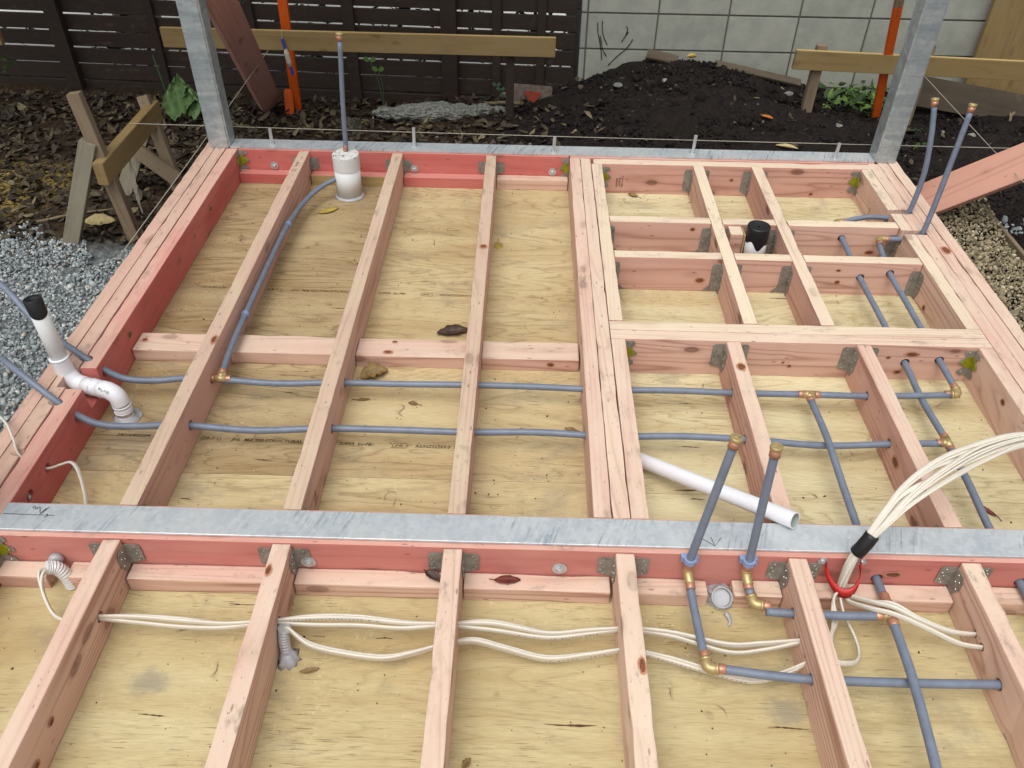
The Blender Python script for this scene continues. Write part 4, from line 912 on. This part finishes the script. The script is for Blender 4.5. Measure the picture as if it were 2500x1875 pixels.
# ================================================================== CABLES
CW = .0030
def cable(pts, par, w_=CW, up=(0, 0, 1), fl=2.15, mark=0):
    cc_ = cr(pts, 9); o = MB().tube(cc_, w_, 10, flat=fl, up=up).build('cable', 'cable', par, True)
    if mark:
        b = MB(); rk = random.Random(int(abs(pts[0][0])*999)); f_ = mark
        while f_ < min(.92, mark+.5):
            i = f_*(len(cc_)-1); p = cc_[int(i)].lerp(cc_[min(len(cc_)-1, int(i)+1)], i % 1)
            q_ = rk.uniform(.0012, .0042)
            if rk.random() < .8: b.box(p+V((-q_/2, -w_*1.07-.0004, -.0012)), p+V((q_/2, -w_*1.07, .0022)))
            f_ += .022
        if b.v: b.build('printed_lettering', 'cabink', o)
    return o
T = thing('cable_loom', 'pair of white flat cables crossing the front bay nearer the ledge', 'cable', (.6, -.27, -.10))
for k, (dz, dy, a) in enumerate(((0, 0, 1), (-.006, -.006, -.6), (.005, -.003, .4))):
    P_ = [(-.150+.012*k, -.150, -.062), (-.156+.01*k, -.172, -.050), (-.140, -.205, -.075), (-.105, -.245, -.105-.004*k), (-.04, -.272, -.088), (0, -.272, -.072+dz*.5)]
    if k < 2: cable(P_, T)
    cable([(0, -.270, -.070+dz*.5), (.10, -.268+dy, -.070+dz+.006*a), (.20, -.270+dy*1.5, -.074+dz+.007*a), (.30, -.272+dy, -.078+dz), (.4, -.268, -.070+dz*.4)], T)
    cable([(.4, -.268+dy*.3, -.070+dz*.6), (.50, -.258+dy*2, -.066+dz+.006*a), (.60, -.256+dy*2, -.066+dz+.006*a), (.70, -.260+dy*2, -.070+dz), (.8, -.262, -.071+dz*.4)], T, mark=.12 if k == 2 else 0)
    cable([(.8, -.262+dy*.4, -.070+dz*.5), (.90, -.258+dy*2.2, -.066+dz+.004*a), (1.02, -.270+dy*1.5, -.080+dz), (1.11, -.262+dy, -.079+dz), (1.2, -.255, -.078+dz*.4)], T, mark=.35 if k == 1 else 0)
    cable([(1.2, -.254+dy*.3, -.077+dz*.5), (1.30, -.262+dy, -.078+dz), (1.42, -.284+dy*2.2*(k % 2), -.088+dz), (1.5, -.282+dy*1.8*(k % 2), -.083+dz), (1.6, -.275, -.074+dz*.4)], T)
b = MB(); pts = [V((-.118, -.142, -.136)), V((-.122, -.140, -.10)), V((-.135, -.142, -.068)), V((-.150, -.152, -.054))]
cc = cr(pts, 9); b.tube(cc, [.0142*(1+.17*(i % 2)) for i in range(len(cc))], 16); b.build('conduit', 'pvc', T)
b = MB(); b.tube([(-.152, -.1045, -.076), (-.152, -.116, -.076), (-.150, -.121, -.077)], [.0175, .0165, .010], 18); b.build('rubber_plug', 'silic', T, True)
T = thing('cable_loom', 'white flat cables leaving the grey sealed conduit and crossing the front bay', 'cable', (1.0, -.30, -.12))
for k, (dz, dy) in enumerate(((0, 0), (-.006, -.004), (.004, -.007))):
    cable([(.440, -.285, -.070), (.452, -.292, -.066+dz*.4), (.50, -.312+dy, -.085+dz), (.58, -.322+dy, -.098+dz), (.66, -.326+dy, -.104+dz), (.72, -.318+dy*.6, -.098+dz), (.8, -.300, -.086+dz*.4)], T)
    cable([(.8, -.300, -.086+dz*.4), (.86, -.292+dy, -.080+dz), (.93, -.302+dy, -.092+dz), (1.02, -.316+dy, -.104+dz), (1.11, -.312+dy*.6, -.094+dz), (1.2, -.305, -.079+dz*.4)], T, mark=.42 if k == 1 else 0)
    if k < 2: cable([(1.2, -.305, -.079+dz*.4), (1.29, -.318+dy, -.090+dz), (1.38, -.336+dy, -.103+dz), (1.47, -.350+dy, -.112+dz), (1.54, -.340+dy, -.095+dz), (1.6, -.322, -.072+dz*.4)], T, mark=.1 if k == 1 else 0)
b = MB(); pts = [V((.442, -.318, FL)), V((.440, -.312, -.118)), V((.436, -.300, -.094)), V((.437, -.288, -.070))]
cc = cr(pts, 8); b.tube(cc, [.0118*(1+.14*(i % 2)) for i in range(len(cc))], 14); b.build('conduit', 'silic', T)
b = MB(); b.tube([(.443, -.320, FL), (.443, -.320, FL+.005), (.442, -.316, FL+.022)], [.027, .02, .013], 20, wob=.25); b.build('sealant', 'silic', T, True); b = MB(); b.tube([(.437, -.288, -.078), (.437, -.286, -.066)], .0140, 14, wob=.1); b.build('conduit_collar', 'silic', T, True)
# main bundle
T = thing('cable_bundle', 'thick bundle of white cables rising from the red strap and bound with black tape', 'cable', (1.72, -.12, -.12))
rc = random.Random(4)
main = [(1.712, -.135, -.075), (1.712, -.132, -.035), (1.716, -.126, .010), (1.726, -.118, .052), (1.740, -.110, .078), (1.775, -.085, .120), (1.83, -.045, .165), (1.91, .0, .200), (2.0, .045, .215), (2.12, .09, .215), (2.3, .13, .19), (2.55, .16, .12), (2.72, .17, -.05), (2.78, .15, -.28)]
spread = [.9, .9, .9, .8, .8, 1.4, 2.2, 2.6, 2.4, 1.6, 1.5, 1.4, 1.5, 1.6]
NB = 11
for i in range(NB):
    a0 = 2*math.pi*i/NB+rc.uniform(-.3, .3); rad = .0105 if i else 0
    if i > 7: rad = .004
    pts = []
    for k, p in enumerate(main):
        a = a0+k*.22+rc.uniform(-.28, .28)*(k > 5); r_ = rad*spread[k]
        pts.append(V(p)+V((math.cos(a)*r_, math.sin(a)*r_*.7, math.sin(a)*r_*.8)))
    cable(pts, T, .0027, (0, 0, 1), 2.1)
m3, m4 = V((1.7245, -.119, .046)), V((1.742, -.108, .082))
b = MB(); b.tube(cr([m3-V((.003, -.002, .008)), (m3+m4)/2, m4+V((.004, .003, .006))], 4), .0165, 18, wob=.02); b.build('tape_wrap', 'tape', T, True)
# tails below the strap
rc = random.Random(9)
for i in range(7):
    o_ = rc.uniform(-.004, .004)
    if i < 3:   # behind joist at 1.6 : dive left into the hole
        cable([(1.706+o_, -.136-.003*i, -.070), (1.694+o_, -.150-.004*i, -.086), (1.683+.004*i, -.185-.008*i, -.098-.002*i), (1.672-.002*i, -.225-.008*i, -.094), (1.650, -.262-.006*i, -.084), (1.61, -.276, -.075)], T)
    elif i == 3:
        cable([(1.710, -.138, -.072), (1.708, -.155, -.088), (1.712, -.19, -.103), (1.722, -.235, -.110), (1.722, -.275, -.112), (1.706, -.305, -.104), (1.668, -.322, -.086), (1.61, -.322, -.072)], T)
    elif i < 6:  # right, to joist at 2.0
        cable([(1.716+o_, -.136, -.070), (1.728, -.150, -.080+.003*(i-4)), (1.765, -.180-.010*(i-4), -.048+.012*(i-4)-.01), (1.80, -.20-.010*(i-4), -.036), (1.85, -.228-.006*(i-4), -.046), (1.92, -.245-.004*(i-4), -.066), (1.985, -.246, -.077)], T)
    else:
        cable([(1.716+o_, -.137, -.073), (1.724, -.158, -.086), (1.752, -.198, -.056), (1.795, -.226, -.037), (1.86, -.250, -.050), (1.93, -.275, -.068), (1.985, -.281, -.074)], T)
# red strap
T2 = thing('cable_strap', 'red plastic cable strap screwed to the red face of the wide steel beam', 'cable strap', (1.70, -.12, -.06))
arc = cr([(1.668, -.1055, -.016), (1.672, -.112, -.034), (1.685, -.130, -.056), (1.706, -.1475, -.068), (1.728, -.1485, -.062), (1.744, -.134, -.043), (1.748, -.114, -.022), (1.746, -.1055, -.012)], 6)
b = MB(); vs = []
for p in arc: vs += [p+V((0, .004, .0105)), p-V((0, .004, .0105)), p+V((0, -.0085, -.0105)), p+V((0, -.0005, .0125))]
n_ = len(arc); b.add(vs, [(i*4+j, (i+1)*4+j, (i+1)*4+(j+1) % 4, i*4+(j+1) % 4) for i in range(n_-1) for j in range(4)]); b.build('strap', 'redplastic', T2, True)
for x in (1.660, 1.752):
    b = MB(); b.cyl((x, -.1037, -.011), (x, -.1055, -.011), .011, n=16); b.cyl((x, -.1055, -.011), (x, -.108, -.011), .005, n=10); b.build('lug', 'bolt', T2)
# small cable at the left rim
T = thing('cable', 'single white flat cable looping over the left rim and dipping to the plywood', 'cable', (-.25, .15, FL))
cable([(-.62, .42, -.16), (-.53, .345, -.03), (-.46, .29, .012), (-.40, .235, .030), (-.368, .195, .020), (-.352, .170, -.012), (-.315, .163, -.045), (-.288, .163, -.054), (-.262, .180, -.056), (-.235, .183, -.050), (-.212, .165, -.062), (-.188, .12, -.10), (-.170, .07, -.122), (-.158, .02, -.128)], T, .0033, (0, 0, 1), 1.9)

# ================================================================== SITE THINGS
def beam(name, p0, p1, w_, th_, nrm, mats, par=None, bev=.002):
    p0, p1, nrm = V(p0), V(p1), V(nrm); d = p1-p0; L = d.length; d.normalize()
    nrm = (nrm-d*nrm.dot(d)).normalized(); wd = nrm.cross(d)
    bm = bmesh.new(); bmesh.ops.create_cube(bm, size=1); bmesh.ops.scale(bm, vec=(L, w_, th_), verts=bm.verts)
    bmesh.ops.bevel(bm, geom=list(bm.edges), offset=bev, segments=2, affect='EDGES')
    me = bpy.data.meshes.new(name); bm.to_mesh(me); bm.free()
    c = (p0+p1)/2
    o = bpy.data.objects.new(name, me); COL.objects.link(o)
    for m in (mats if isinstance(mats, list) else [mats]): me.materials.append(M[m])
    o.matrix_basis = Matrix(((d.x, wd.x, nrm.x, c.x), (d.y, wd.y, nrm.y, c.y), (d.z, wd.z, nrm.z, c.z), (0, 0, 0, 1)))
    if len(me.materials) > 1:
        for p in me.polygons: p.material_index = 1 if abs(p.normal.y) > .7 else 0
    return put(o, par)
# profile boards
T = thing('profile_board', 'long yellow pine profile board in front of the dark fence', 'board', (.05, 3.16, -.42))
beam('board', (-.995, 3.16, .079), (1.089, 3.16, .070), .100, .024, (0, -1, 0), ['pine', 'pine_end'], T)
beam('stake', (.85, 3.20, -.5), (.85, 3.20, .10), .045, .045, (0, -1, 0), 'fence', T)
T = thing('profile_board', 'weathered pine profile board in front of the block wall', 'board', (2.9, 3.1, -.35))
beam('board', (2.335, 3.10, .055), (3.70, 3.10, .018), .098, .026, (0, -1, 0), ['pine', 'pine_end'], T)
beam('stake', (2.475, 3.135, -.45), (2.475, 3.135, .118), .052, .042, (0, -1, 0), 'greyb', T)
beam('stake', (3.03, 3.135, -.45), (3.03, 3.135, .135), .052, .042, (0, -1, 0), 'greyb', T)
T = tag(beam('board', (-3.2, 3.12, .085), (-1.835, 3.12, .085), .100, .03, (0, -1, 0), ['pine', 'pine_end']), 'yellow pine board end poking in at the far left', 'board')
# stakes
def stake(lab, base, top, w_, th_, painted_to, parts):
    T = thing('marker_stake', lab, 'stake', base); base, top = V(base), V(top); d = top-base; sp_ = base+d*painted_to
    beam('painted_shaft', base, sp_, w_, th_, (0, -1, .2), 'orange', T)
    if painted_to < 1: beam('bare_shaft', sp_, top, w_*.998, th_*.998, (0, -1, .2), 'stake', T)
    return T
T = stake('orange painted stake holding the long profile board', (-.425, 3.47, -.45), (-.318, 3.185, .85), .052, .022, 1, 0)
beam('peg', (-.452, 3.40, -.43), (-.450, 3.43, -.29), .050, .030, (0, -1, .2), 'orange', T, .008)
T = stake('orange painted stake with bare numbered top beside the right post', (2.935, 3.28, -.42), (2.688, 2.912, .62), .044, .020, .74, 0)
yk = 2.93
def sk(x, z): return (2.700+x-.038*(z-.395)*.35, 2.9245-.008, .395+z)
strokes('pen_mark', [[sk(.004, -.043), sk(.024, -.046)], [sk(.010, -.056), sk(.020, -.058), sk(.014, -.064), sk(.019, -.072), (sk(.010, -.076))], [sk(.005, .0), sk(.022, -.006)], [sk(.012, -.016), sk(.02, -.014)], [sk(.019, -.016), sk(.013, -.022), sk(.017, -.029), sk(.010, -.033)]], .0012, 'ink', T)
# string reel on the orange stake
T = thing('string_reel', 'string wound on a blue ended reel hanging from the long profile board', 'string reel', (-.335, 3.125, -.10))
MB().tube([(-.350, 3.132, .092), (-.340, 3.13, .038)], .0075, 8).build('handle', 'blue', T)
MB().tube([(-.340, 3.13, .042), (-.336, 3.128, .02), (-.330, 3.128, -.03), (-.327, 3.13, -.050)], [.007, .013, .013, .007], 10, wob=.12).build('wound_string', 'string', T)
MB().tube([(-.327, 3.13, -.048), (-.322, 3.13, -.096)], .0075, 8).build('handle', 'blue', T)
MB().tube([(-.350, 3.132, .092), (-.345, 3.142, .136)], .0016, 5).build('string', 'string', T)
# string lines
for lab, a, b_ in (('thin string line stretched across behind the far steel beam', (-.815, 2.18, .022), (3.6, 2.17, .004)), ('thin string line running outside the left rim to the fence side', (-.44, 3.148, .024), (-.455, 1.1, .0)), ('thin string line running outside the right post to the profile board', (3.008, 3.09, .006), (3.005, 1.0, -.01))):
    pts = [V(a).lerp(V(b_), i/10)-V((0, 0, .006*math.sin(math.pi*i/10))) for i in range(11)]
    tag(MB().tube(pts, .0016, 6).build('string_line', 'string'), lab, 'string')
# props
tag(beam('timber_prop', (-.60, 3.56, -.46), (-.300, 2.10, .66), .140, .045, (.80, -.26, -.55), 'rust_prop'), 'dull pink timber prop leaning from the back left post to the ground', 'prop')
T = thing('timber_prop', 'salmon timber prop rising to the right beside the capped pipes', 'prop', (3.0, 2.0, -.35))
beam('plank', (2.50, 2.150, -.40), (3.65, 1.80, .50), .150, .045, (0, -.6, .8), 'salmon', T)
beam('stake', (3.60, 1.90, -.6), (3.60, 1.90, .62), .07, .045, (0, -1, 0), 'greyb', T)
# sawhorse
T = thing('sawhorse', 'weathered trestle with crossed legs left of the frame', 'sawhorse', (-.85, 2.1, -.38))
beam('top_bar', (-.800, 1.785, -.030), (-.808, 2.46, -.030), .045, .096, (0, 0, 1), ['pine', 'pine'], T)
beam('leg', (-1.045, 1.80, -.38), (-.838, 1.845, .085), .066, .042, (.1, -1, .1), 'grey', T)
beam('leg', (-.765, 1.835, -.38), (-.848, 1.875, .275), .052, .045, (.1, -1, .1), 'greyb', T)
beam('leg', (-1.00, 2.27, -.39), (-.862, 2.41, -.085), .070, .035, (.1, -1, .1), 'grey', T)
beam('leg', (-.725, 2.30, -.39), (-.838, 2.43, .050), .052, .045, (.1, -1, .1), 'greyb', T)
beam('brace', (-.90, 2.30, -.14), (-.72, 2.29, -.30), .07, .022, (.1, -1, .2), 'greyb', T)
T = tag(MB().tube(cr([(-.797, 2.05, -.085), (-.78, 2.0, -.16), (-.772, 1.97, -.22), (-.755, 1.94, -.29)], 5), [.003, .004, .006, .009, .010, .010, .010, .010, .009, .008, .007, .007, .006, .004, .003, .003], 8, wob=.3).build('string_hank', 'string'), 'hank of frayed string hanging from the trestle bar', 'string')
# gravel box edging on the right
T = thing('trench_edging', 'thin timber edging around the brown gravel on the right', 'edging', (3.08, 1.4, -.36))
beam('board', (3.085, .2, -.335), (3.095, 2.225, -.335), .075, .02, (1, 0, 0), 'greyb', T); beam('board', (2.55, 2.232, -.335), (3.10, 2.225, -.335), .075, .018, (0, 1, 0), 'greyb', T)
# leaning sheet, low board, planks
tag(beam('timber_sheet', (3.895, 3.56, -.42), (3.895, 3.60, 1.0), .78, .03, (0, -1, .05), 'pine'), 'tall yellow timber sheet standing against the block wall at the far right', 'sheet')
tag(beam('timber_board', (3.12, 3.36, -.185), (4.3, 3.38, -.375), .16, .05, (0, -1, .25), 'darkwood'), 'dark weathered board sloping behind the right profile board', 'board')
tag(beam('plank', (1.63, 3.55, -.082), (1.80, 3.50, -.100), .07, .014, (0, -.5, 1), 'darkwood'), 'short plank offcut on top of the soil heap', 'plank')
tag(beam('plank', (2.03, 3.55, -.132), (2.53, 3.50, -.215), .05, .018, (0, -.5, 1), 'darkwood'), 'long thin plank on the right shoulder of the soil heap', 'plank')
# rubble
def lump(name, lab, cat, c, dims, mat, seed, rot=0, sub=4, amp=.32, fr=3.0):
    bm = bmesh.new(); bmesh.ops.create_icosphere(bm, subdivisions=sub, radius=1); off = V((seed*3.1, seed*1.7, seed))
    for v in bm.verts: v.co *= 1+noise.noise(v.co*1.3+off)*.25
    bmesh.ops.scale(bm, vec=dims, verts=bm.verts); mn = min(dims); bm.normal_update()
    for v in bm.verts:
        q = v.co/mn+off
        v.co += v.normal*mn*(noise.noise(q*.9)*amp*.6+noise.noise(q*2.6)*amp*.5+noise.noise(q*6.5)*amp*.4)
    me = bpy.data.meshes.new(name); bm.to_mesh(me); bm.free()
    return tag(link(name, me, mat, None, c, (0, 0, rot)), lab, cat)
lump('concrete_lump', 'long jagged lump of grey broken concrete behind the far beam', 'concrete', (.475, 3.35, -.385), (.375, .075, .055), 'rubble', 2, .10, 5, .42, 5)
lump('concrete_lump', 'small muddy concrete lump behind the white sleeve riser', 'concrete', (-.045, 3.13, -.40), (.065, .055, .075), 'rubbleb', 5, .3)
for i, (x, y, s_) in enumerate(((-.93, 2.75, .05), (-.25, 2.85, .06), (.15, 2.6, .05))):
    lump('stone', ('muddy stone among the leaves behind the trestle', 'muddy stone among the leaves behind the left post', 'muddy stone among the leaves near the far beam')[i], 'stone', (x, y, -.40), (s_*1.2, s_, s_*.7), 'rubbleb', 10+i, i)
for i, (x, y, z, s_, lb) in enumerate(((2.62, 2.99, -.28, .018, 'round pebble on the soil left of the right post'), (3.35, 3.0, -.36, .022, 'round pebble on the soil behind the capped pipes'), (1.70, 3.22, -.17, .018, 'pale chip of stone on the face of the soil heap'), (1.45, 3.28, -.20, .022, 'pale flake of stone on the left of the soil heap'), (2.42, 3.32, -.20, .024, 'grey stone on the right of the soil heap'))):
    lump('pebble', lb, 'pebble', (x, y, gh(x, y)+.008), (s_*1.2, s_, s_*.6), 'rubble', 20+i, i, 2)
T = thing('broken_brick', 'old brick with a red painted patch by the foot of the fence', 'brick', (.97, 3.45, -.36))
bk = beam('brick_body', (.855, 3.49, -.315), (1.09, 3.48, -.325), .125, .07, (0, -.9, .35), 'brick', T, .006)
b = MB(); b.plate([(.925, 3.4445, -.285), (.955, 3.447, -.275), (1.03, 3.443, -.282), (1.01, 3.430, -.315), (.985, 3.422, -.335), (.955, 3.427, -.325), (.945, 3.436, -.305)], (0, -.93, .36), .004); b.build('paint_patch', plain('faded red paint', S('#8a3a2c'), .8, 0, .2, .4, 50), T)
# twigs
for lb, pts, r_ in (('bare twig lying beside the broken concrete', [(.70, 3.46, -.36), (.85, 3.44, -.345), (1.0, 3.42, -.345)], .011), ('forked pale twig on the soil behind the salmon prop', [(3.50, 3.02, -.37), (3.62, 3.18, -.34), (3.70, 3.31, -.31), (3.72, 3.45, -.28)], .009), ('curved root end arching over the pit at the far right', [(3.30, 1.95, -.42), (3.36, 2.08, -.34), (3.50, 2.15, -.33), (3.7, 2.12, -.38)], .006), ('thin curved twig on the soil near the far beam', [(.55, 2.75, -.36), (.60, 2.90, -.33), (.58, 3.05, -.345)], .006), ('thin straight stick in the litter left of the trestle', [(-1.28, 1.93, -.35), (-1.1, 2.0, -.335), (-.95, 2.06, -.34)], .006)):
    o = MB().tube(cr(pts, 6), [r_*(1-.5*i/(len(pts)*6)) for i in range((len(pts)-1)*6+1)], 7, wob=.2).build('twig', 'twig'); tag(o, lb, 'twig')
MB_t = MB().tube(cr([(3.70, 3.31, -.31), (3.80, 3.42, -.27), (3.92, 3.5, -.28)], 5), .006, 6, wob=.2); MB_t.tube(cr([(3.60, 3.15, -.35), (3.72, 3.1, -.35), (3.85, 3.14, -.35)], 5), .005, 6, wob=.2); tag(MB_t.build('twig', 'twig'), 'twig offshoots beside the forked pale twig', 'twig')
# fallen leaves
def leaf(lab, c, L, W, rot, mat, curl=.2, bend=.2, stem=.3, tilt=0, rag=.10):
    n_ = 9; vs = []; b = MB()
    for i in range(n_):
        t_ = i/(n_-1); wd = W*math.sin(math.pi*min(1, t_*.93+.03))**.8*(1-.25*t_)
        for sg in (-1, -.5, 0, .5, 1):
            vs.append(V(((t_-.5)*L, sg*wd*(1+rag*math.sin(i*2.7+sg*2+L*90)), curl*W*sg*sg*math.sin(math.pi*t_)+bend*L*(t_-.5)**2+.002)))
    b.add(vs, [(i*5+j, (i+1)*5+j, (i+1)*5+j+1, i*5+j+1) for i in range(n_-1) for j in range(4)])
    if stem: b.tube([V((-.5*L, 0, bend*L*.25+.003)), V((-.5*L-stem*L, .05*L, .004))], .0011, 5)
    z0 = min(v[2] for v in b.v); b.v = [(x, y, z-z0) for x, y, z in b.v]
    me = bpy.data.meshes.new('leaf'); me.from_pydata(b.v, [], b.f); me.polygons.foreach_set('use_smooth', [True]*len(b.f))
    o = link('fallen_leaf', me, mat, None, c, (tilt, tilt*.6, rot)); sm_ = o.modifiers.new('s', 'SOLIDIFY'); sm_.thickness = .0007
    return tag(o, lab, 'leaf', 'fallen leaves')
fz = FL+.0012
leaf('yellow leaf on the plywood near the white sleeve', (.141, 1.716, fz), .085, .020, .6, 'leaf_y', .3, .3)
leaf('round yellow leaf with a stem beside the third long joist', (.849, 1.476, fz), .055, .019, -1.5, 'leaf_y', .1, .1, .5)
leaf('black curled leaf on the plywood behind the flat blocks', (.715, .905, fz), .105, .030, 3.4, 'leaf_k', .55, .35, .45, 0, .22)
leaf('crumpled brown leaf lying beside the further pipe run', (.486, .675, fz), .090, .036, .5, 'leaf_b', .7, .3, .15, 0, .28)
leaf('small slim brown leaf between the two pipe runs left', (.470, .556, fz), .042, .0075, .1, 'leaf_b', .3, .2)
leaf('small squarish brown leaf between the two pipe runs', (.623, .544, fz), .030, .009, 2.9, 'leaf_b', .5, .2, .5)
leaf('slim brown leaf near the grey sealed conduit', (.497, -.349, fz), .042, .007, .25, 'leaf_b', .8, .6, 0)
leaf('dark crumpled leaf scrap low in the front bay', (.857, -.542, fz), .026, .009, 1.0, 'leaf_b', .3, .2, .2, 0, .3)
leaf('olive leaf beside the triple bearer under the nearer pipe', (1.098, .448, fz), .036, .009, 2.9, 'leaf_b', .4, .3)
leaf('red leaf beside the right pipe behind the steel beam', (2.203, .175, fz), .055, .008, 2.2, 'leaf_r', .5, .4)
leaf('grey curled leaf against the far trimmer', (1.409, 1.912, fz), .045, .014, 2.6, 'leaf_b', .6, .4, .5)
leaf('dark red leaf lying flat on the front ledge', (.928, -.126, -.0885), .062, .0145, .05, 'leaf_r', .25, .15, .2)
leaf('folded black leaf on the front ledge beside the third joist', (.752, -.124, -.0885), .050, .014, -.6, 'leaf_k', .9, .5, .15)
leaf('large pale tan leaf at the foot of the trestle', (-.955, 1.93, -.335), .125, .045, .35, 'leaf_t', .4, .3, .2, .2)
leaf('orange leaf on the soil left of the right post', (2.21, 2.93, gh(2.21, 2.93)+.015), .07, .018, -.7, 'leaf_o', .4, .2, .2)
leaf('pale curled bark strip on the soil near the far beam', (2.25, 2.62, gh(2.25, 2.62)+.02), .11, .018, -.35, 'leaf_t', .8, .2, 0)
leaf('yellow leaf on the litter behind the far beam', (.62, 2.62, gh(.62, 2.62)+.02), .09, .022, .1, 'leaf_y', .4, .2, .2)
leaf('yellow leaf on top of the soil heap', (1.88, 3.5, gh(1.88, 3.5)+.03), .06, .018, .1, 'leaf_y', 1.2, .6, .2)
# crumbs on the plywood
pc = []
while len(pc) < 700:
    x, y = rnd.uniform(-.28, 2.34), rnd.uniform(-.75, 1.94)
    if -.16 < y < .01: continue
    pc.append((x, y, FL+.0016))
stones('wood_crumbs', np.array(pc), .0021, 'chip', 'tiny wood chips and dirt crumbs scattered on the plywood', 'debris', .5)
# plants
T = thing('leafy_plant', 'large crinkled green leaf plant beside the back left post', 'plant', (-1.0, 3.25, -.43))
def bigleaf(c, L, W, up_, rot, par):
    vs = []; n_, m_ = 13, 13; b = MB()
    for i in range(n_):
        for j in range(m_):
            t_, s_ = i/(n_-1), j/(m_-1)*2-1
            wd = W*(math.sin(math.pi*(t_*.86+.12))**.7)*(1+.07*math.sin(i*2.6))
            vs.append(V(((s_*wd), .10*L*math.cos(s_*2.2)+.05*L*t_*t_-.02*math.cos(s_*13+t_*3)*.5, t_*L-.16*L*s_*s_+.008*math.sin(i*3+j*2))))
    b.add(vs, [(i*m_+j, i*m_+j+1, (i+1)*m_+j+1, (i+1)*m_+j) for i in range(n_-1) for j in range(m_-1)])
    me = bpy.data.meshes.new('leaf'); me.from_pydata([tuple(v) for v in b.v], [], b.f); me.polygons.foreach_set('use_smooth', [True]*len(b.f))
    put(link('leaf_blade', me, 'bigleaf', None, c, (up_, 0, rot)), par)
bigleaf((-1.01, 3.23, -.37), .215, .105, -.15, .15, T); bigleaf((-.93, 3.27, -.40), .20, .085, .35, -.5, T); bigleaf((-.98, 3.30, -.36), .16, .07, .9, .9, T)
MB().tube([(-1.0, 3.27, -.44), (-1.0, 3.25, -.33)], .006, 7).build('stem', 'stem', T)
tag(MB().tube(cr([(-1.18, 3.4, -.10), (-1.165, 3.4, -.25), (-1.15, 3.4, -.45)], 4), .0045, 6).build('plant_stalk', 'stem'), 'thin bare green stalk against the dark fence', 'plant')
def sprout(lab, base, tips, sz, par=None, mat='weed'):
    T = thing('seedling', lab, 'plant', base)
    for k, tp in enumerate(tips):
        MB().tube(cr([base, V(base).lerp(V(tp), .5)+V((.012, 0, .01)), tp], 4), .002, 5).build('stem', 'stem', T)
        for s_ in (-1, 1):
            vs = [V(tp)+V((s_*sz*q*.5, -sz*.1*q, sz*(.28*math.sin(math.pi*q)*w2+.12*q))) for q, w2 in ((0, 0), (.3, 1), (.7, 1.05), (1, 0), (.7, -.6), (.3, -.7))]
            MB().poly(vs).build('leaf_blade', mat, T)
M['weed1'] = plain('seedling green', S('#58763a'), .5, 0, .4, .4, 60); M['teal'] = plain('ivy green', S('#4d6353'), .5, 0, .4, .4, 60)
sprout('two leaved seedling in front of the fence below the long board', (.093, 3.48, -.41), [(.080, 3.48, -.185), (.035, 3.49, -.135)], .075, None, 'weed1')
sprout('small ivy sprig at the foot of the fence', (.80, 3.52, -.42), [(.765, 3.5, -.265), (.81, 3.49, -.32), (.79, 3.5, -.29)], .055, None, 'teal')
sprout('small broad leaved weed just behind the right post foot', (2.93, 2.80, gh(2.93, 2.8)), [(2.91, 2.79, -.30), (2.96, 2.80, -.29), (3.02, 2.85, -.29)], .06, None, 'weed1')
sprout('tiny weed on the soil right of the post', (3.05, 3.06, gh(3.05, 3.06)), [(3.04, 3.06, -.32), (3.08, 3.07, -.31)], .05, None, 'weed1')
T = thing('weed_clump', 'bright green weed clump by the wall behind the right post', 'plant', (2.9, 3.45, -.33))
p = np.array([(rnd.gauss(2.88, .12), rnd.gauss(3.42, .11), -.31+rnd.uniform(0, .075)) for _ in range(260)])
v_a, f_a = leaf_arrays(len(p), p, .05, .5); put(tag(from_arrays('leaves', v_a, f_a, 'weed'), kind='stuff'), T)
tag(leaves('weed_leaf', np.array([(-1.98, 3.3, -.11), (-1.99, 3.28, -.16), (-1.97, 3.31, -.14)]), .06, 'weed', 'green leaf tips at the far left edge by the fence', 'plant'))
text_all()
